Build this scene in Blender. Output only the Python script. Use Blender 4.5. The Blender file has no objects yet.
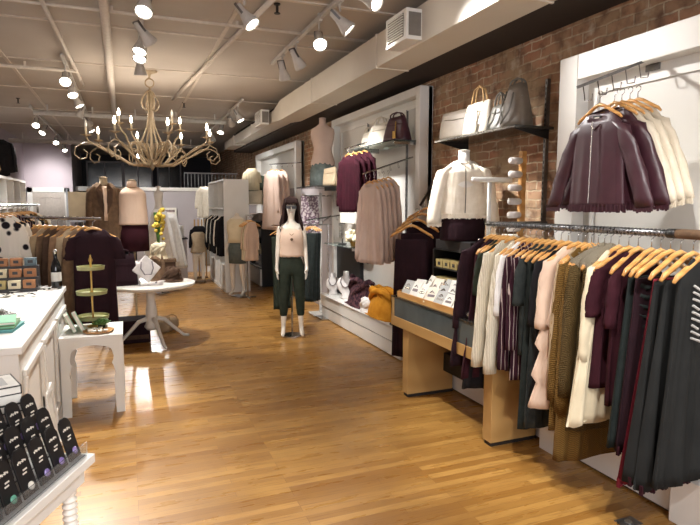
import bpy, bmesh, math, random
from mathutils import Vector, Matrix, Euler
from math import sin, cos, pi, radians as R, atan, hypot, sqrt
random.seed(7)
sc = bpy.context.scene
COL = sc.collection
# ------------------------------------------------------------------ camera, world, exposure
cd = bpy.data.cameras.new('camera'); cam = bpy.data.objects.new('camera', cd); COL.objects.link(cam)
cd.sensor_width = 36; cd.lens = 560/700*36; cd.clip_start = .05; cd.clip_end = 100
cam.location = (0, 0, 1.70)
cam.rotation_euler = (pi/2 - atan(58.5/560), 0, -atan(224/hypot(560, 58.5)))
sc.camera = cam
w = bpy.data.worlds.new('world'); sc.world = w; w.use_nodes = True
w.node_tree.nodes['Background'].inputs[0].default_value = (.9, .92, 1, 1)
w.node_tree.nodes['Background'].inputs[1].default_value = .12
sc.view_settings.view_transform = 'Standard'; sc.view_settings.look = 'None'
sc.view_settings.gamma = 1; sc.view_settings.use_curve_mapping = False
sc.view_settings.exposure = -0.2
SPOT_W = 84; BULB_W = 5; WARM = (1, .975, .95)
FRONT_FILL_W = 330
def area(name, loc, rot, sx, sy, watts, col):
    l = bpy.data.lights.new(name, 'AREA'); l.shape = 'RECTANGLE'; l.size = sx; l.size_y = sy; l.energy = watts; l.color = col
    o = bpy.data.objects.new(name, l); COL.objects.link(o); o.location = loc; o.rotation_euler = rot; return o
# fill light added behind the camera, out of view, to brighten camera-facing surfaces
area('front_fill', (0, -4.6, 2.2), (R(90), 0, 0), 4.5, 2.2, FRONT_FILL_W, (.95, .96, 1))
CEIL = 3.45; WX = 3.05; LX = -2.6

# ------------------------------------------------------------------ materials
def _mix(nt, a, b, fac, typ='MIX'):
    m = nt.nodes.new('ShaderNodeMix'); m.data_type = 'RGBA'; m.blend_type = typ
    if hasattr(fac, 'links'): nt.links.new(fac, m.inputs[0])
    else: m.inputs[0].default_value = fac
    for s, k in ((a, 6), (b, 7)):
        if hasattr(s, 'links'): nt.links.new(s, m.inputs[k])
        else: m.inputs[k].default_value = (*s, 1)
    return m.outputs[2]
def _noise(nt, vec, scale, detail=3):
    n = nt.nodes.new('ShaderNodeTexNoise'); n.inputs['Scale'].default_value = scale; n.inputs['Detail'].default_value = detail
    nt.links.new(vec, n.inputs['Vector']); return n.outputs['Fac']
def _map(nt, vec, sc_=(1, 1, 1), rot=(0, 0, 0)):
    m = nt.nodes.new('ShaderNodeMapping'); m.inputs['Scale'].default_value = sc_; m.inputs['Rotation'].default_value = rot
    nt.links.new(vec, m.inputs[0]); return m.outputs[0]
def _mh(nt, a, b):
    m = nt.nodes.new('ShaderNodeMath'); m.operation = 'MULTIPLY_ADD'; nt.links.new(b, m.inputs[0]); m.inputs[1].default_value = 5; nt.links.new(a, m.inputs[2]); return m.outputs[0]
def _ramp(nt, f, a, b):
    m = nt.nodes.new('ShaderNodeMapRange'); m.inputs[1].default_value = a; m.inputs[2].default_value = b
    nt.links.new(f, m.inputs[0]); return m.outputs[0]
def srgb(r, g, b):
    f = lambda c: ((c/255+.055)/1.055)**2.4 if c/255 > .04045 else c/255/12.92
    return (f(r), f(g), f(b))
def mat(name, col, rough=.6, metal=0, kind='plain', c2=None, scale=20, bump=.2, emit=0, trans=0, sheen=0, alpha=1):
    m = bpy.data.materials.new(name); m.use_nodes = True; nt = m.node_tree
    b = nt.nodes['Principled BSDF']; b.inputs['Roughness'].default_value = rough; b.inputs['Metallic'].default_value = metal
    tc = nt.nodes.new('ShaderNodeTexCoord'); v = tc.outputs['Object']
    c2 = c2 or tuple(x*.8 for x in col); h = None
    if kind == 'plain': out = _mix(nt, col, c2, _ramp(nt, _noise(nt, v, scale), .3, .9))
    elif kind == 'fabric':
        f = _noise(nt, v, scale); out = _mix(nt, col, c2, _ramp(nt, f, .3, .8)); h = _mh(nt, _noise(nt, v, 260, 2), _noise(nt, _map(nt, v, (1, 1, .22)), 34, 3))
    elif kind == 'knit':
        wv = nt.nodes.new('ShaderNodeTexWave'); wv.inputs['Scale'].default_value = scale*1.1; wv.inputs['Distortion'].default_value = 2.5 if name == 'cream_knit' else 1.2
        wv.inputs['Detail'].default_value = 2; wv.inputs['Detail Scale'].default_value = 2; wv.bands_direction = 'X' if name == 'cream_knit' else 'DIAGONAL'
        nt.links.new(v, wv.inputs[0]); h = wv.outputs['Fac']; out = _mix(nt, c2, col, h)
    elif kind in ('stripe', 'wood', 'hstripe'):
        wv = nt.nodes.new('ShaderNodeTexWave'); wv.inputs['Scale'].default_value = scale
        wv.bands_direction = {'stripe': 'X', 'hstripe': 'Z', 'wood': 'Z'}[kind]
        wv.inputs['Distortion'].default_value = {'stripe': .25, 'hstripe': .4, 'wood': 6}[kind]; nt.links.new(v, wv.inputs[0])
        f = wv.outputs['Fac']; f = _ramp(nt, f, .93, .98) if kind != 'wood' else f
        out = _mix(nt, col, c2, f)
    elif kind == 'spots':
        vo = nt.nodes.new('ShaderNodeTexVoronoi'); vo.inputs['Scale'].default_value = scale; nt.links.new(v, vo.inputs['Vector'])
        f = _ramp(nt, vo.outputs['Distance'], .28, .36); out = _mix(nt, c2, col, f)
    elif kind == 'print':
        n1 = _noise(nt, v, scale, 5); f = _ramp(nt, n1, .48, .54); out = _mix(nt, col, c2, f)
    if kind in ('fabric', 'knit', 'stripe', 'spots', 'print') or name == 'hair': b.inputs['Specular IOR Level'].default_value = .15
    if sheen and 'Sheen Weight' in b.inputs: b.inputs['Sheen Weight'].default_value = sheen
    nt.links.new(out, b.inputs['Base Color'])
    if h is not None and bump:
        bp = nt.nodes.new('ShaderNodeBump'); bp.inputs['Strength'].default_value = bump; bp.inputs['Distance'].default_value = .004
        nt.links.new(h, bp.inputs['Height']); nt.links.new(bp.outputs[0], b.inputs['Normal'])
    if emit: b.inputs['Emission Color'].default_value = (*col, 1); b.inputs['Emission Strength'].default_value = emit
    if trans: b.inputs['Transmission Weight'].default_value = trans; b.inputs['IOR'].default_value = 1.15 if trans < 1 else 1.45
    if alpha < 1: b.inputs['Alpha'].default_value = alpha
    return m
def floor_mat():
    m = bpy.data.materials.new('floor_boards'); m.use_nodes = True; nt = m.node_tree; b = nt.nodes['Principled BSDF']
    tc = nt.nodes.new('ShaderNodeTexCoord'); v = tc.outputs['Object']
    br = nt.nodes.new('ShaderNodeTexBrick'); br.inputs['Scale'].default_value = 1; br.inputs['Brick Width'].default_value = .85
    br.inputs['Row Height'].default_value = .058; br.inputs['Mortar Size'].default_value = .0009; br.inputs['Mortar Smooth'].default_value = .3
    br.offset = .37; br.offset_frequency = 3; br.inputs['Bias'].default_value = 0
    br.inputs['Color1'].default_value = (*srgb(190, 144, 76), 1); br.inputs['Color2'].default_value = (*srgb(150, 104, 46), 1)
    br.inputs['Mortar'].default_value = (*srgb(112, 70, 36), 1); nt.links.new(v, br.inputs[0])
    g = _noise(nt, _map(nt, v, (1.6, 26, 1)), 3, 5)
    c = _mix(nt, br.outputs[0], srgb(122, 78, 38), _ramp(nt, g, .52, .85))
    g2 = _noise(nt, _map(nt, v, (5, 40, 1)), 2.3, 3)
    c = _mix(nt, c, srgb(96, 52, 26), _ramp(nt, g2, .69, .80))
    g3 = _noise(nt, v, .9, 3); c = _mix(nt, c, srgb(108, 72, 32), _ramp(nt, g3, .45, .95))
    nt.links.new(c, b.inputs['Base Color']); b.inputs['Roughness'].default_value = .32
    r = _ramp(nt, _noise(nt, _map(nt, v, (2, 9, 1)), 2), .2, .9); mr = nt.nodes.new('ShaderNodeMapRange')
    nt.links.new(r, mr.inputs[0]); mr.inputs[3].default_value = .22; mr.inputs[4].default_value = .42; nt.links.new(mr.outputs[0], b.inputs['Roughness'])
    bp = nt.nodes.new('ShaderNodeBump'); bp.inputs['Strength'].default_value = .12; bp.inputs['Distance'].default_value = .002
    nt.links.new(g, bp.inputs['Height']); nt.links.new(bp.outputs[0], b.inputs['Normal'])
    return m
def brick_mat():
    m = bpy.data.materials.new('old_brick'); m.use_nodes = True; nt = m.node_tree; b = nt.nodes['Principled BSDF']
    tc = nt.nodes.new('ShaderNodeTexCoord'); v = tc.outputs['Object']
    s = nt.nodes.new('ShaderNodeSeparateXYZ'); nt.links.new(v, s.inputs[0])
    cb = nt.nodes.new('ShaderNodeCombineXYZ'); nt.links.new(s.outputs[1], cb.inputs[0]); nt.links.new(s.outputs[2], cb.inputs[1])
    n0 = nt.nodes.new('ShaderNodeTexNoise'); n0.inputs['Scale'].default_value = 9; nt.links.new(v, n0.inputs['Vector'])
    wv = nt.nodes.new('ShaderNodeVectorMath'); wv.operation = 'SCALE'; wv.inputs[3].default_value = .034; nt.links.new(n0.outputs[1], wv.inputs[0])
    ad = nt.nodes.new('ShaderNodeVectorMath'); ad.operation = 'ADD'; nt.links.new(cb.outputs[0], ad.inputs[0]); nt.links.new(wv.outputs[0], ad.inputs[1])
    br = nt.nodes.new('ShaderNodeTexBrick'); br.inputs['Scale'].default_value = 1; br.inputs['Brick Width'].default_value = .215
    br.inputs['Row Height'].default_value = .073; br.inputs['Mortar Size'].default_value = .008; br.inputs['Mortar Smooth'].default_value = .4
    br.inputs['Color1'].default_value = (*srgb(184, 128, 98), 1); br.inputs['Color2'].default_value = (*srgb(146, 112, 86), 1)
    br.inputs['Mortar'].default_value = (*srgb(212, 196, 168), 1); nt.links.new(ad.outputs[0], br.inputs[0])
    c = _mix(nt, br.outputs[0], srgb(168, 142, 110), _ramp(nt, _noise(nt, v, 3.2, 4), .34, .66))
    c = _mix(nt, c, srgb(112, 84, 64), _ramp(nt, _noise(nt, v, 9, 5), .46, .72))
    c = _mix(nt, c, srgb(206, 194, 172), _ramp(nt, _noise(nt, v, 6.5, 6), .60, .78))
    nt.links.new(c, b.inputs['Base Color']); b.inputs['Roughness'].default_value = .88
    bp = nt.nodes.new('ShaderNodeBump'); bp.inputs['Strength'].default_value = .7; bp.inputs['Distance'].default_value = .012
    inv = nt.nodes.new('ShaderNodeMath'); inv.operation = 'SUBTRACT'; inv.inputs[0].default_value = 1; nt.links.new(br.outputs[1], inv.inputs[1])
    nt.links.new(inv.outputs[0], bp.inputs['Height']); nt.links.new(bp.outputs[0], b.inputs['Normal'])
    return m
M = {}
M['floor'] = floor_mat(); M['brick'] = brick_mat()
def dm(k, rgb, *a, **kw):
    if 'c2' in kw and kw['c2']: kw['c2'] = srgb(*kw['c2'])
    M[k] = mat(k, srgb(*rgb), *a, **kw)
dm('ceiling', (190, 182, 173), .9, scale=1.5, c2=(178, 169, 160)); dm('ceiling_pipe', (212, 202, 190), .6)
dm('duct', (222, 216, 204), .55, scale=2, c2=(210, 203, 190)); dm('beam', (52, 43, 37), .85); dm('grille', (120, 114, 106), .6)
dm('white_paint', (228, 226, 220), .45, c2=(220, 218, 212), scale=4); dm('niche', (224, 222, 215), .6, c2=(212, 210, 204), scale=2)
dm('lavender', (198, 186, 192), .85, c2=(188, 176, 182), scale=1.2); dm('grey_wall', (178, 172, 174), .85, scale=1)
dm('dark_wall', (50, 50, 56), .8); dm('dark_glass', (16, 18, 24), .12, c2=(12, 14, 18)); dm('door_paint', (190, 180, 170), .5)
dm('baseboard', (70, 45, 32), .6); dm('tan_wood', (186, 148, 92), .42, kind='wood', c2=(172, 134, 80), scale=1.2)
dm('maple', (206, 158, 96), .35, kind='wood', c2=(186, 134, 74), scale=4); dm('kick', (34, 26, 22), .7)
dm('hanger_wood', (214, 164, 98), .3, kind='wood', c2=(194, 138, 76), scale=7); dm('chrome', (190, 190, 190), .18, 1)
dm('steel', (140, 140, 140), .35, .9, c2=(110, 110, 110)); dm('rail_metal', (150, 150, 150), .28, .95, kind='print', c2=(70, 70, 70), scale=60)
dm('white_metal', (222, 220, 214), .4); dm('lamp_white', (200, 196, 190), .4); dm('black_metal', (24, 23, 23), .45, c2=(15, 15, 15))
dm('bronze', (176, 158, 130), .5, .15, c2=(146, 126, 98), scale=30); dm('candle', (205, 192, 166), .5)
M['lens'] = mat('lamp_glow', (1, .93, .82), emit=22); M['bulb'] = mat('bulb_glow', (1, .86, .66), emit=30)
M['bulb_off'] = mat('bulb_glass', (.8, .78, .72), .1)
M['glass'] = mat('shelf_glass', (.62, .75, .72), .04, trans=.92, c2=(.62, .75, .72)); M['acrylic'] = mat('clear_acrylic', (.9, .93, .95), .05, trans=.95, c2=(.9, .93, .95))
dm('dark_glassy', (52, 50, 46), .15, c2=(40, 38, 35)); dm('smoked', (84, 92, 92), .08, c2=(60, 66, 66), scale=4); dm('mannequin', (226, 216, 200), .38, c2=(220, 210, 194)); dm('mann_white', (230, 226, 218), .35, c2=(224, 220, 212))
dm('linen', (176, 158, 132), .9, kind='fabric', c2=(160, 142, 116)); dm('hair', (44, 26, 22), .7, c2=(26, 16, 14), scale=60)
F = lambda k, rgb, c2=None, **kw: dm(k, rgb, kw.pop('rough', .85), kind=kw.pop('kind', 'fabric'), c2=c2, **kw)
F('maroon', (58, 24, 32), (42, 17, 24), scale=6); F('maroon_dk', (46, 26, 32), (32, 19, 24), scale=6); F('wine', (54, 15, 27), (40, 11, 20))
F('black_f', (30, 28, 30), (20, 19, 21)); F('navy', (40, 41, 40), (30, 31, 31), scale=5); F('charcoal', (52, 56, 54), (38, 42, 41)); F('teal', (40, 46, 44), (30, 35, 34))
F('green_dk', (48, 54, 44), (36, 42, 33)); F('cream', (222, 210, 180), (204, 190, 160), scale=7); F('ivory', (236, 228, 212), (222, 212, 192))
F('cream_knit', (216, 208, 188), (196, 186, 164), kind='knit', scale=22, bump=.6); F('blush', (222, 196, 174), (206, 178, 156), scale=4)
F('pinkbeige', (204, 182, 168), (186, 162, 148), scale=4); F('taupe', (176, 154, 124), (156, 134, 106)); F('mustard_knit', (124, 94, 46), (92, 68, 32), kind='knit', scale=44, bump=1.0)
F('olive_knit', (92, 75, 44), (76, 61, 36), kind='knit', scale=44, bump=1.0); F('brown_f', (116, 92, 70), (90, 70, 54)); F('brown2', (88, 68, 54), (70, 52, 42))
F('rust', (150, 118, 90), (120, 92, 70)); F('stripe_f', (50, 24, 34), (176, 160, 154), kind='stripe', scale=12); F('dot_f', (232, 224, 210), (30, 26, 30), kind='spots', scale=9)
F('denim', (52, 55, 53), (38, 42, 42), scale=30); F('mustard', (204, 142, 44), (176, 112, 26), scale=12); F('scarf_print', (92, 62, 66), (50, 32, 42), kind='print', scale=26)
F('fur', (168, 158, 138), (116, 106, 88), kind='knit', scale=60, bump=1.0); F('red_f', (120, 36, 46), (96, 26, 36)); F('sheer', (236, 234, 230), (220, 218, 214))
F('grey_skirt', (104, 112, 108), (84, 92, 90)); F('scarf_hang', (120, 100, 112), (200, 190, 190), kind='print', scale=30)
dm('leather_maroon', (60, 30, 38), .45, c2=(46, 22, 29), scale=14); dm('lth_cream', (212, 200, 178), .5, c2=(196, 184, 160)); dm('lth_taupe', (112, 101, 88), .45, c2=(98, 88, 76))
dm('lth_white', (218, 210, 194), .45); dm('lth_grey', (112, 107, 98), .45); dm('lth_black', (34, 30, 30), .4); dm('lth_wine', (76, 40, 50), .28, c2=(56, 28, 36)); dm('gold', (196, 160, 90), .3, .8)
dm('kraft', (176, 158, 104), .6, c2=(150, 132, 82)); dm('box_white', (226, 224, 216), .5); dm('black_trim', (28, 27, 28), .5); dm('grey_card', (176, 176, 172), .5)
dm('card_black', (26, 25, 27), .4, c2=(20, 19, 21)); dm('ink', (222, 216, 204), .5); dm('ink_dark', (44, 40, 40), .5)
dm('gem_teal', (90, 150, 130), .2); dm('gem_white', (220, 216, 206), .2); dm('gem_violet', (130, 112, 170), .2)
dm('book_green', (128, 190, 150), .6); dm('book_teal', (96, 160, 158), .6); dm('paper', (238, 234, 222), .7); dm('leaf', (74, 110, 48), .5, c2=(50, 84, 34), scale=40)
dm('plate_wood', (186, 140, 86), .5, kind='wood', c2=(160, 116, 66), scale=6); dm('tier_green', (160, 160, 110), .5, c2=(140, 140, 96)); dm('bottle', (18, 20, 22), .08, c2=(14, 16, 18))
dm('flower', (238, 228, 196), .8); dm('yellow', (206, 178, 66), .7); dm('orange_box', (160, 108, 66), .6); dm('blue_box', (92, 112, 120), .6); dm('silver', (180, 178, 172), .25, .85)
dm('bust_white', (226, 220, 216), .6); dm('bead', (120, 110, 112), .3); dm('straw', (176, 140, 92), .9); dm('sign_ink', (96, 66, 74), .6); dm('pink_beige_case', (196, 172, 156), .6)

# ------------------------------------------------------------------ mesh helpers
class MB:
    def __init__(s): s.v = []; s.f = []; s.T = Matrix.Identity(4)
    def at(s, loc=(0, 0, 0), rot=(0, 0, 0)): s.T = Matrix.Translation(loc) @ Euler(rot).to_matrix().to_4x4(); return s
    def add(s, vs, fs):
        b = len(s.v); s.v += [tuple(s.T @ Vector(p)) for p in vs]; s.f += [tuple(b+i for i in f) for f in fs]; return s
    def box(s, x0, x1, y0, y1, z0, z1):
        return s.add([(x, y, z) for x in (x0, x1) for y in (y0, y1) for z in (z0, z1)],
                     [(0, 1, 3, 2), (4, 6, 7, 5), (0, 4, 5, 1), (2, 3, 7, 6), (0, 2, 6, 4), (1, 5, 7, 3)])
    def cbox(s, c, sx, sy, sz): return s.box(c[0]-sx/2, c[0]+sx/2, c[1]-sy/2, c[1]+sy/2, c[2]-sz/2, c[2]+sz/2)
    def loft(s, rings, cap=True, closed=True):
        n = len(rings[0]); vs = [p for r in rings for p in r]; fs = []
        for i in range(len(rings)-1):
            for j in range(n if closed else n-1):
                k = (j+1) % n; fs.append((i*n+j, i*n+k, (i+1)*n+k, (i+1)*n+j))
        if cap: fs.append(tuple(range(n))[::-1]); fs.append(tuple((len(rings)-1)*n+j for j in range(n)))
        return s.add(vs, fs)
    def tube(s, pts, r, n=8, cap=True, flat=1.0):
        pts = [Vector(p) for p in pts]; rr = r if isinstance(r, (list, tuple)) else [r]*len(pts); rings = []
        t0 = (pts[1]-pts[0]).normalized(); u = t0.orthogonal().normalized()
        for i, p in enumerate(pts):
            t = (pts[min(i+1, len(pts)-1)]-pts[max(i-1, 0)])
            if t.length < 1e-9: t = t0
            t.normalize(); u = (u - t*u.dot(t)); u = u.normalized() if u.length > 1e-6 else t.orthogonal().normalized(); v = t.cross(u)
            rings.append([tuple(p + (u*cos(2*pi*j/n) + v*sin(2*pi*j/n)*flat)*rr[i]) for j in range(n)])
        return s.loft(rings, cap)
    def lathe(s, prof, n=24, c=(0, 0, 0)):
        return s.loft([[(c[0]+r*cos(2*pi*j/n), c[1]+r*sin(2*pi*j/n), c[2]+z) for j in range(n)] for r, z in prof])
    def ball(s, c, rx, ry=None, rz=None, n=12, m=8):
        ry = ry or rx; rz = rz or rx
        return s.loft([[(c[0]+rx*sin(pi*i/m)*cos(2*pi*j/n), c[1]+ry*sin(pi*i/m)*sin(2*pi*j/n), c[2]-rz*cos(pi*i/m)) for j in range(n)] for i in range(1, m)])
    def prism(s, pts, y0, y1):
        n = len(pts); vs = [(x, y0, z) for x, z in pts]+[(x, y1, z) for x, z in pts]
        return s.add(vs, [tuple(range(n)), tuple(range(2*n-1, n-1, -1))]+[(i, i+n, (i+1) % n+n, (i+1) % n) for i in range(n)])
    def build(s, name, m, parent=None, smooth=False, bevel=0, label=None, sub=0):
        me = bpy.data.meshes.new(name); me.from_pydata(s.v, [], s.f)
        bm = bmesh.new(); bm.from_mesh(me); bmesh.ops.recalc_face_normals(bm, faces=bm.faces); bm.to_mesh(me); bm.free()
        if isinstance(m, str): m = M[m]
        me.materials.append(m); o = bpy.data.objects.new(name, me); COL.objects.link(o)
        if smooth: me.polygons.foreach_set('use_smooth', [True]*len(me.polygons))
        if bevel: b = o.modifiers.new('bevel', 'BEVEL'); b.width = bevel; b.segments = 2; b.limit_method = 'ANGLE'
        if sub: b = o.modifiers.new('sub', 'SUBSURF'); b.levels = sub; b.render_levels = sub
        if parent is not None: o.parent = parent
        if label: o['label'] = label
        return o
def tag(o, label, cat, group=None, kind=None):
    if label: o['label'] = label
    if cat: o['category'] = cat
    if group: o['group'] = group
    if kind: o['kind'] = kind
    return o
def thing(name, label, cat, loc=(0, 0, 0), rz=0, group=None):
    o = bpy.data.objects.new(name, None); COL.objects.link(o); o.location = loc; o.rotation_euler = (0, 0, rz); o.empty_display_size = .05
    return tag(o, label, cat, group)
def copy_tree(o, loc=None, rz=None, label=None, group=None, parent=None):
    c = o.copy(); COL.objects.link(c); c.parent = parent
    if loc is not None: c.location = loc
    if rz is not None: c.rotation_euler = (0, 0, rz)
    if label: c['label'] = label
    if group: c['group'] = group
    for ch in list(o.children): copy_tree(ch, parent=c)
    return c
def struct(name, mb, m, **k):
    o = mb.build(name, m, **k); o['kind'] = 'structure'; return o
def box(x0, x1, y0, y1, z0, z1): return MB().box(x0, x1, y0, y1, z0, z1)
def arc(c, r, a0, a1, n, ax='xz'):
    out = []
    for i in range(n+1):
        a = a0+(a1-a0)*i/n; p = (r*cos(a), r*sin(a))
        out.append((c[0]+p[0], c[1], c[2]+p[1]) if ax == 'xz' else (c[0]+p[0], c[1]+p[1], c[2]))
    return out

# ------------------------------------------------------------------ the room
struct('floor', box(LX-.1, WX+.1, -5, 14.6, -.1, 0), 'floor')
struct('ceiling', box(LX-.1, WX+.1, -5, 22.2, CEIL, CEIL+.1), 'ceiling')
struct('wall_right', box(WX, WX+.15, -5, 22.2, 0, CEIL), 'brick')
struct('wall_left', box(LX-.12, LX, -5, 18, 0, CEIL), 'lavender')
struct('wall_front', MB().box(LX-.1, WX+.1, -5.12, -5, 0, .6).box(LX-.1, WX+.1, -5.12, -5, 3.3, CEIL).box(LX-.1, -2.3, -5.12, -5, .6, 3.3).box(2.7, WX+.1, -5.12, -5, .6, 3.3), 'grey_wall')
w1 = struct('window_1', MB().box(-2.3, 2.7, -5.09, -5.04, .6, 3.3), 'dark_glass')
# back: door wall, receding wall, low back wall, gallery with railing, dark windows
struct('wall_back', MB().box(LX, -1.4, 18, 18.12, 0, CEIL), 'lavender')
struct('wall_side', box(-1.5, -1.4, 18.12, 22.1, 0, CEIL), 'grey_wall')
struct('wall_rear', MB().box(-1.4, WX, 22, 22.15, 0, CEIL), 'dark_wall')
struct('wall_partition', MB().box(.2, WX, 14.5, 14.62, 0, 2.02), 'grey_wall')
struct('trim_1', box(.2, WX, 14.45, 14.66, 2.02, 2.1), 'white_paint')
struct('floor_landing', box(-2.65, WX, 14.62, 22, -.1, .02), 'dark_wall')
for i, (a, b) in enumerate(((-1.2, -.1), (.0, .9), (1.15, 1.9))):
    o = struct('window_%d' % (i+2), box(a, b, 21.9, 21.96, 2.25, 3.15), 'dark_glass')
    MB().box(a-.05, b+.05, 21.86, 21.95, 3.15, 3.21).box(a-.05, b+.05, 21.86, 21.95, 2.19, 2.25).box(a-.05, a, 21.86, 21.95, 2.2, 3.2).box(b, b+.05, 21.86, 21.95, 2.2, 3.2).box((a+b)/2-.02, (a+b)/2+.02, 21.86, 21.95, 2.2, 3.2).build('window_frame', 'grey_wall', o)
struct('trim_2', box(-1.4, .6, 19, 19.2, 2.1, 2.24), 'white_paint')
rl = thing('gallery_railing', 'dark metal railing with upright bars above the back partition', 'railing', (2.3, 16.5, 2.02))
MB().tube([(-.75, 0, .55), (.8, 0, .55)], .02).tube([(-.75, 0, .05), (.8, 0, .05)], .015).build('top_rail', 'grey_wall', rl)
m = MB()
for i in range(17): m.tube([(-.75+i*.096, 0, 0), (-.75+i*.096, 0, .55)], .01, 6)
m.build('bars', 'steel', rl)
d = struct('door_1', box(-2.42, -1.62, 17.94, 18, 0, 2.03), 'door_paint')
m = MB()
for x0, x1, z0, z1 in ((-2.32, -2.08, 1.2, 1.9), (-1.96, -1.72, 1.2, 1.9), (-2.32, -2.08, .2, 1.0), (-1.96, -1.72, .2, 1.0)):
    m.box(x0, x1, 17.925, 17.94, z0, z0+.03).box(x0, x1, 17.925, 17.94, z1-.03, z1).box(x0, x0+.03, 17.925, 17.94, z0, z1).box(x1-.03, x1, 17.925, 17.94, z0, z1)
m.build('door_moulding', 'door_paint', d)
MB().ball((-1.68, 17.88, 1.0), .035).tube([(-1.68, 17.88, 1), (-1.68, 17.94, 1)], .012).build('door_knob', 'bronze', d, smooth=True)
struct('trim_3', MB().box(-2.55, -2.42, 17.92, 18, 0, 2.16).box(-1.62, -1.49, 17.92, 18, 0, 2.16).box(-2.55, -1.49, 17.92, 18, 2.03, 2.16), 'white_paint')
d = struct('door_2', box(1.72, 2.1, 14.42, 14.5, 0, 1.62), 'white_paint')
MB().box(1.78, 2.04, 14.4, 14.42, .15, 1.5).build('mirror_pane', 'silver', d)
# duct, its boxes and the dark beam over the brick
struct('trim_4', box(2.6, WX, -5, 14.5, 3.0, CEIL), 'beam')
dt = thing('air_duct', 'long pale boxed air duct running along the top of the right wall', 'duct', (2.26, 2, 2.99))
MB().prism([(0, 0), (.34, 0), (.34, .3), (0, .3)], -7, 6.6).build('duct_section', 'duct', dt, bevel=.004)
MB().loft([[(x, 6.6, z) for x, z in ((0, 0), (.34, 0), (.34, .3), (0, .3))], [(x, 7.2, z) for x, z in ((.05, .05), (.34, .05), (.34, .24), (.05, .24))], [(x, 12.4, z) for x, z in ((.09, .07), (.34, .07), (.34, .24), (.09, .24))]]).build('duct_section', 'duct', dt)
for y in (-3, -1, 1, 3, 5, 9, 11): (box(-.008, .345, y, y+.02, -.008, .308) if y < 6 else box(.05, .345, y, y+.02, .05, .25)).build('seam', 'duct', dt)
for nm, y0, y1, lab in (('duct_vent', 4.12, 4.5, 'boxy white air vent with a louvred grille, nearer of two on the long duct'), ('duct_vent', 9.3, 9.75, 'boxy white air vent on the long duct, the farther of two')):
    v = thing(nm, lab, 'vent', (2.12, y0, 3.01))
    MB().box(0, .14, 0, y1-y0, 0, .24).build('vent_box', 'white_paint', v, bevel=.004)
    MB().box(.02, .13, -.004, .004, .03, .21).box(-.006, 0, .05, y1-y0-.05, .03, .21).build('grille_back', 'grille', v)
    m = MB()
    for k in range(9): m.box(-.014, -.002, .05, y1-y0-.05, .035+k*.02, .043+k*.02)
    m.build('louvre', 'white_paint', v)
struct('baseboard_right', box(2.99, WX, -5, 14.5, 0, .12), 'white_paint')
struct('baseboard_left', box(LX, LX+.02, -5, 18, 0, .14), 'white_paint')
# low white plinth along the wall, dark kick line
struct('trim_5', MB().box(2.72, WX, .2, 2.78, .015, .21).box(2.72, WX, 3.04, 5.28, .015, .21), 'white_paint', bevel=.004)
struct('trim_6', box(2.735, WX, .2, 8.1, 0, .02), 'baseboard')
for i, (x0, y0, y1, z1, lab) in enumerate(((2.63, 2.8, 3.02, .23, 'small white block standing against the plinth beside the far blush blouse'), (2.66, 1.3, 2.03, .27, 'white block at the foot of the wall below the navy pleated dress'))):
    tag(box(x0, 3.0, y0, y1, 0, z1).build('plinth_block', 'white_paint', bevel=.004), lab, 'block')
pf = thing('display_platform', 'low pale marble-look display platform carrying scarves and necklace busts', 'platform', (2.70, 6.6, 0))
box(0, .33, -1.3, 1.35, .012, .165).build('lower_plinth', 'white_paint', pf, bevel=.004)
box(.01, .33, -1.3, 1.35, .165, .18).build('shadow_gap', 'kick', pf)
box(-.01, .33, -1.3, 1.35, .18, .345).build('upper_box', 'niche', pf, bevel=.003)
box(-.03, .33, -1.32, 1.37, .345, .36).build('top_slab', 'white_paint', pf, bevel=.003)
# white niche frames on the brick
def niche(name, label, y0, y1, z0, z1, fx, fw, mold=True):
    t = thing(name, label, 'wall panel', (WX, (y0+y1)/2, z0)); h = (y1-y0)/2; H = z1-z0; dx = fx-WX
    MB().box(-.06, -.01, -h, h, 0, H).build('back_panel', 'niche', t)
    MB().box(dx, -.01, -h, -h+fw, 0, H).box(dx, -.01, h-fw, h, 0, H).box(dx, -.01, -h+fw, h-fw, H-fw, H).build('frame', 'white_paint', t, bevel=.006)
    if mold: MB().box(-.075, -.055, -h+fw+.05, h-fw-.05, H-fw-.1, H-fw-.06).box(-.075, -.055, h-fw-.1, h-fw-.06, 0, H-fw-.1).build('moulding', 'white_paint', t)
    return t
niche('framed_wall_panel', 'large white framed wall panel behind the maroon jackets, nearest of the three', 1.0, 3.24, .21, 2.71, 2.885, .17)
niche('framed_wall_panel', 'white framed wall panel behind the pink beige cardigans, its side against the brick', 5.28, 8.0, .36, 2.93, 2.885, .09)
niche('framed_wall_panel', 'brightly lit white wall panel behind the long blush dress, farthest of the three', 9.9, 13.3, .1, 2.84, 2.885, .12, False)
struct('wall_panel_lower', box(2.98, WX, 8.0, 14.5, 0, 2.0), 'grey_wall')
# ceiling seams, pipes, conduits
m = MB()
for y in (1.2, 2.4, 3.6, 4.85, 6.2, 7.9, 9.8, 11.9, 14.2): m.box(LX, 2.6, y, y+.04, CEIL-.012, CEIL)
m.box(.98, 1.02, -4, 14, CEIL-.012, CEIL); m.box(-1.3, -1.26, 4, 18, CEIL-.012, CEIL)
struct('trim_7', m, 'ceiling_pipe')
def pipe(lab, pts, r=.03, mt='ceiling_pipe'):
    t = thing('ceiling_pipe', lab, 'pipe', pts[0])
    o = Vector(pts[0]); MB().tube([tuple(Vector(p)-o) for p in pts], r, 12).build('pipe', mt, t, smooth=True)
    m = MB(); n = 4
    for i in range(n+1):
        p = Vector(pts[0]).lerp(Vector(pts[-1]), (i+.3)/(n+.6))-o; m.box(p.x-.012, p.x+.012, p.y-.012, p.y+.012, p.z, CEIL-pts[0][2]+.0)
    m.build('pipe_clamp', mt, t); return t
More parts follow.
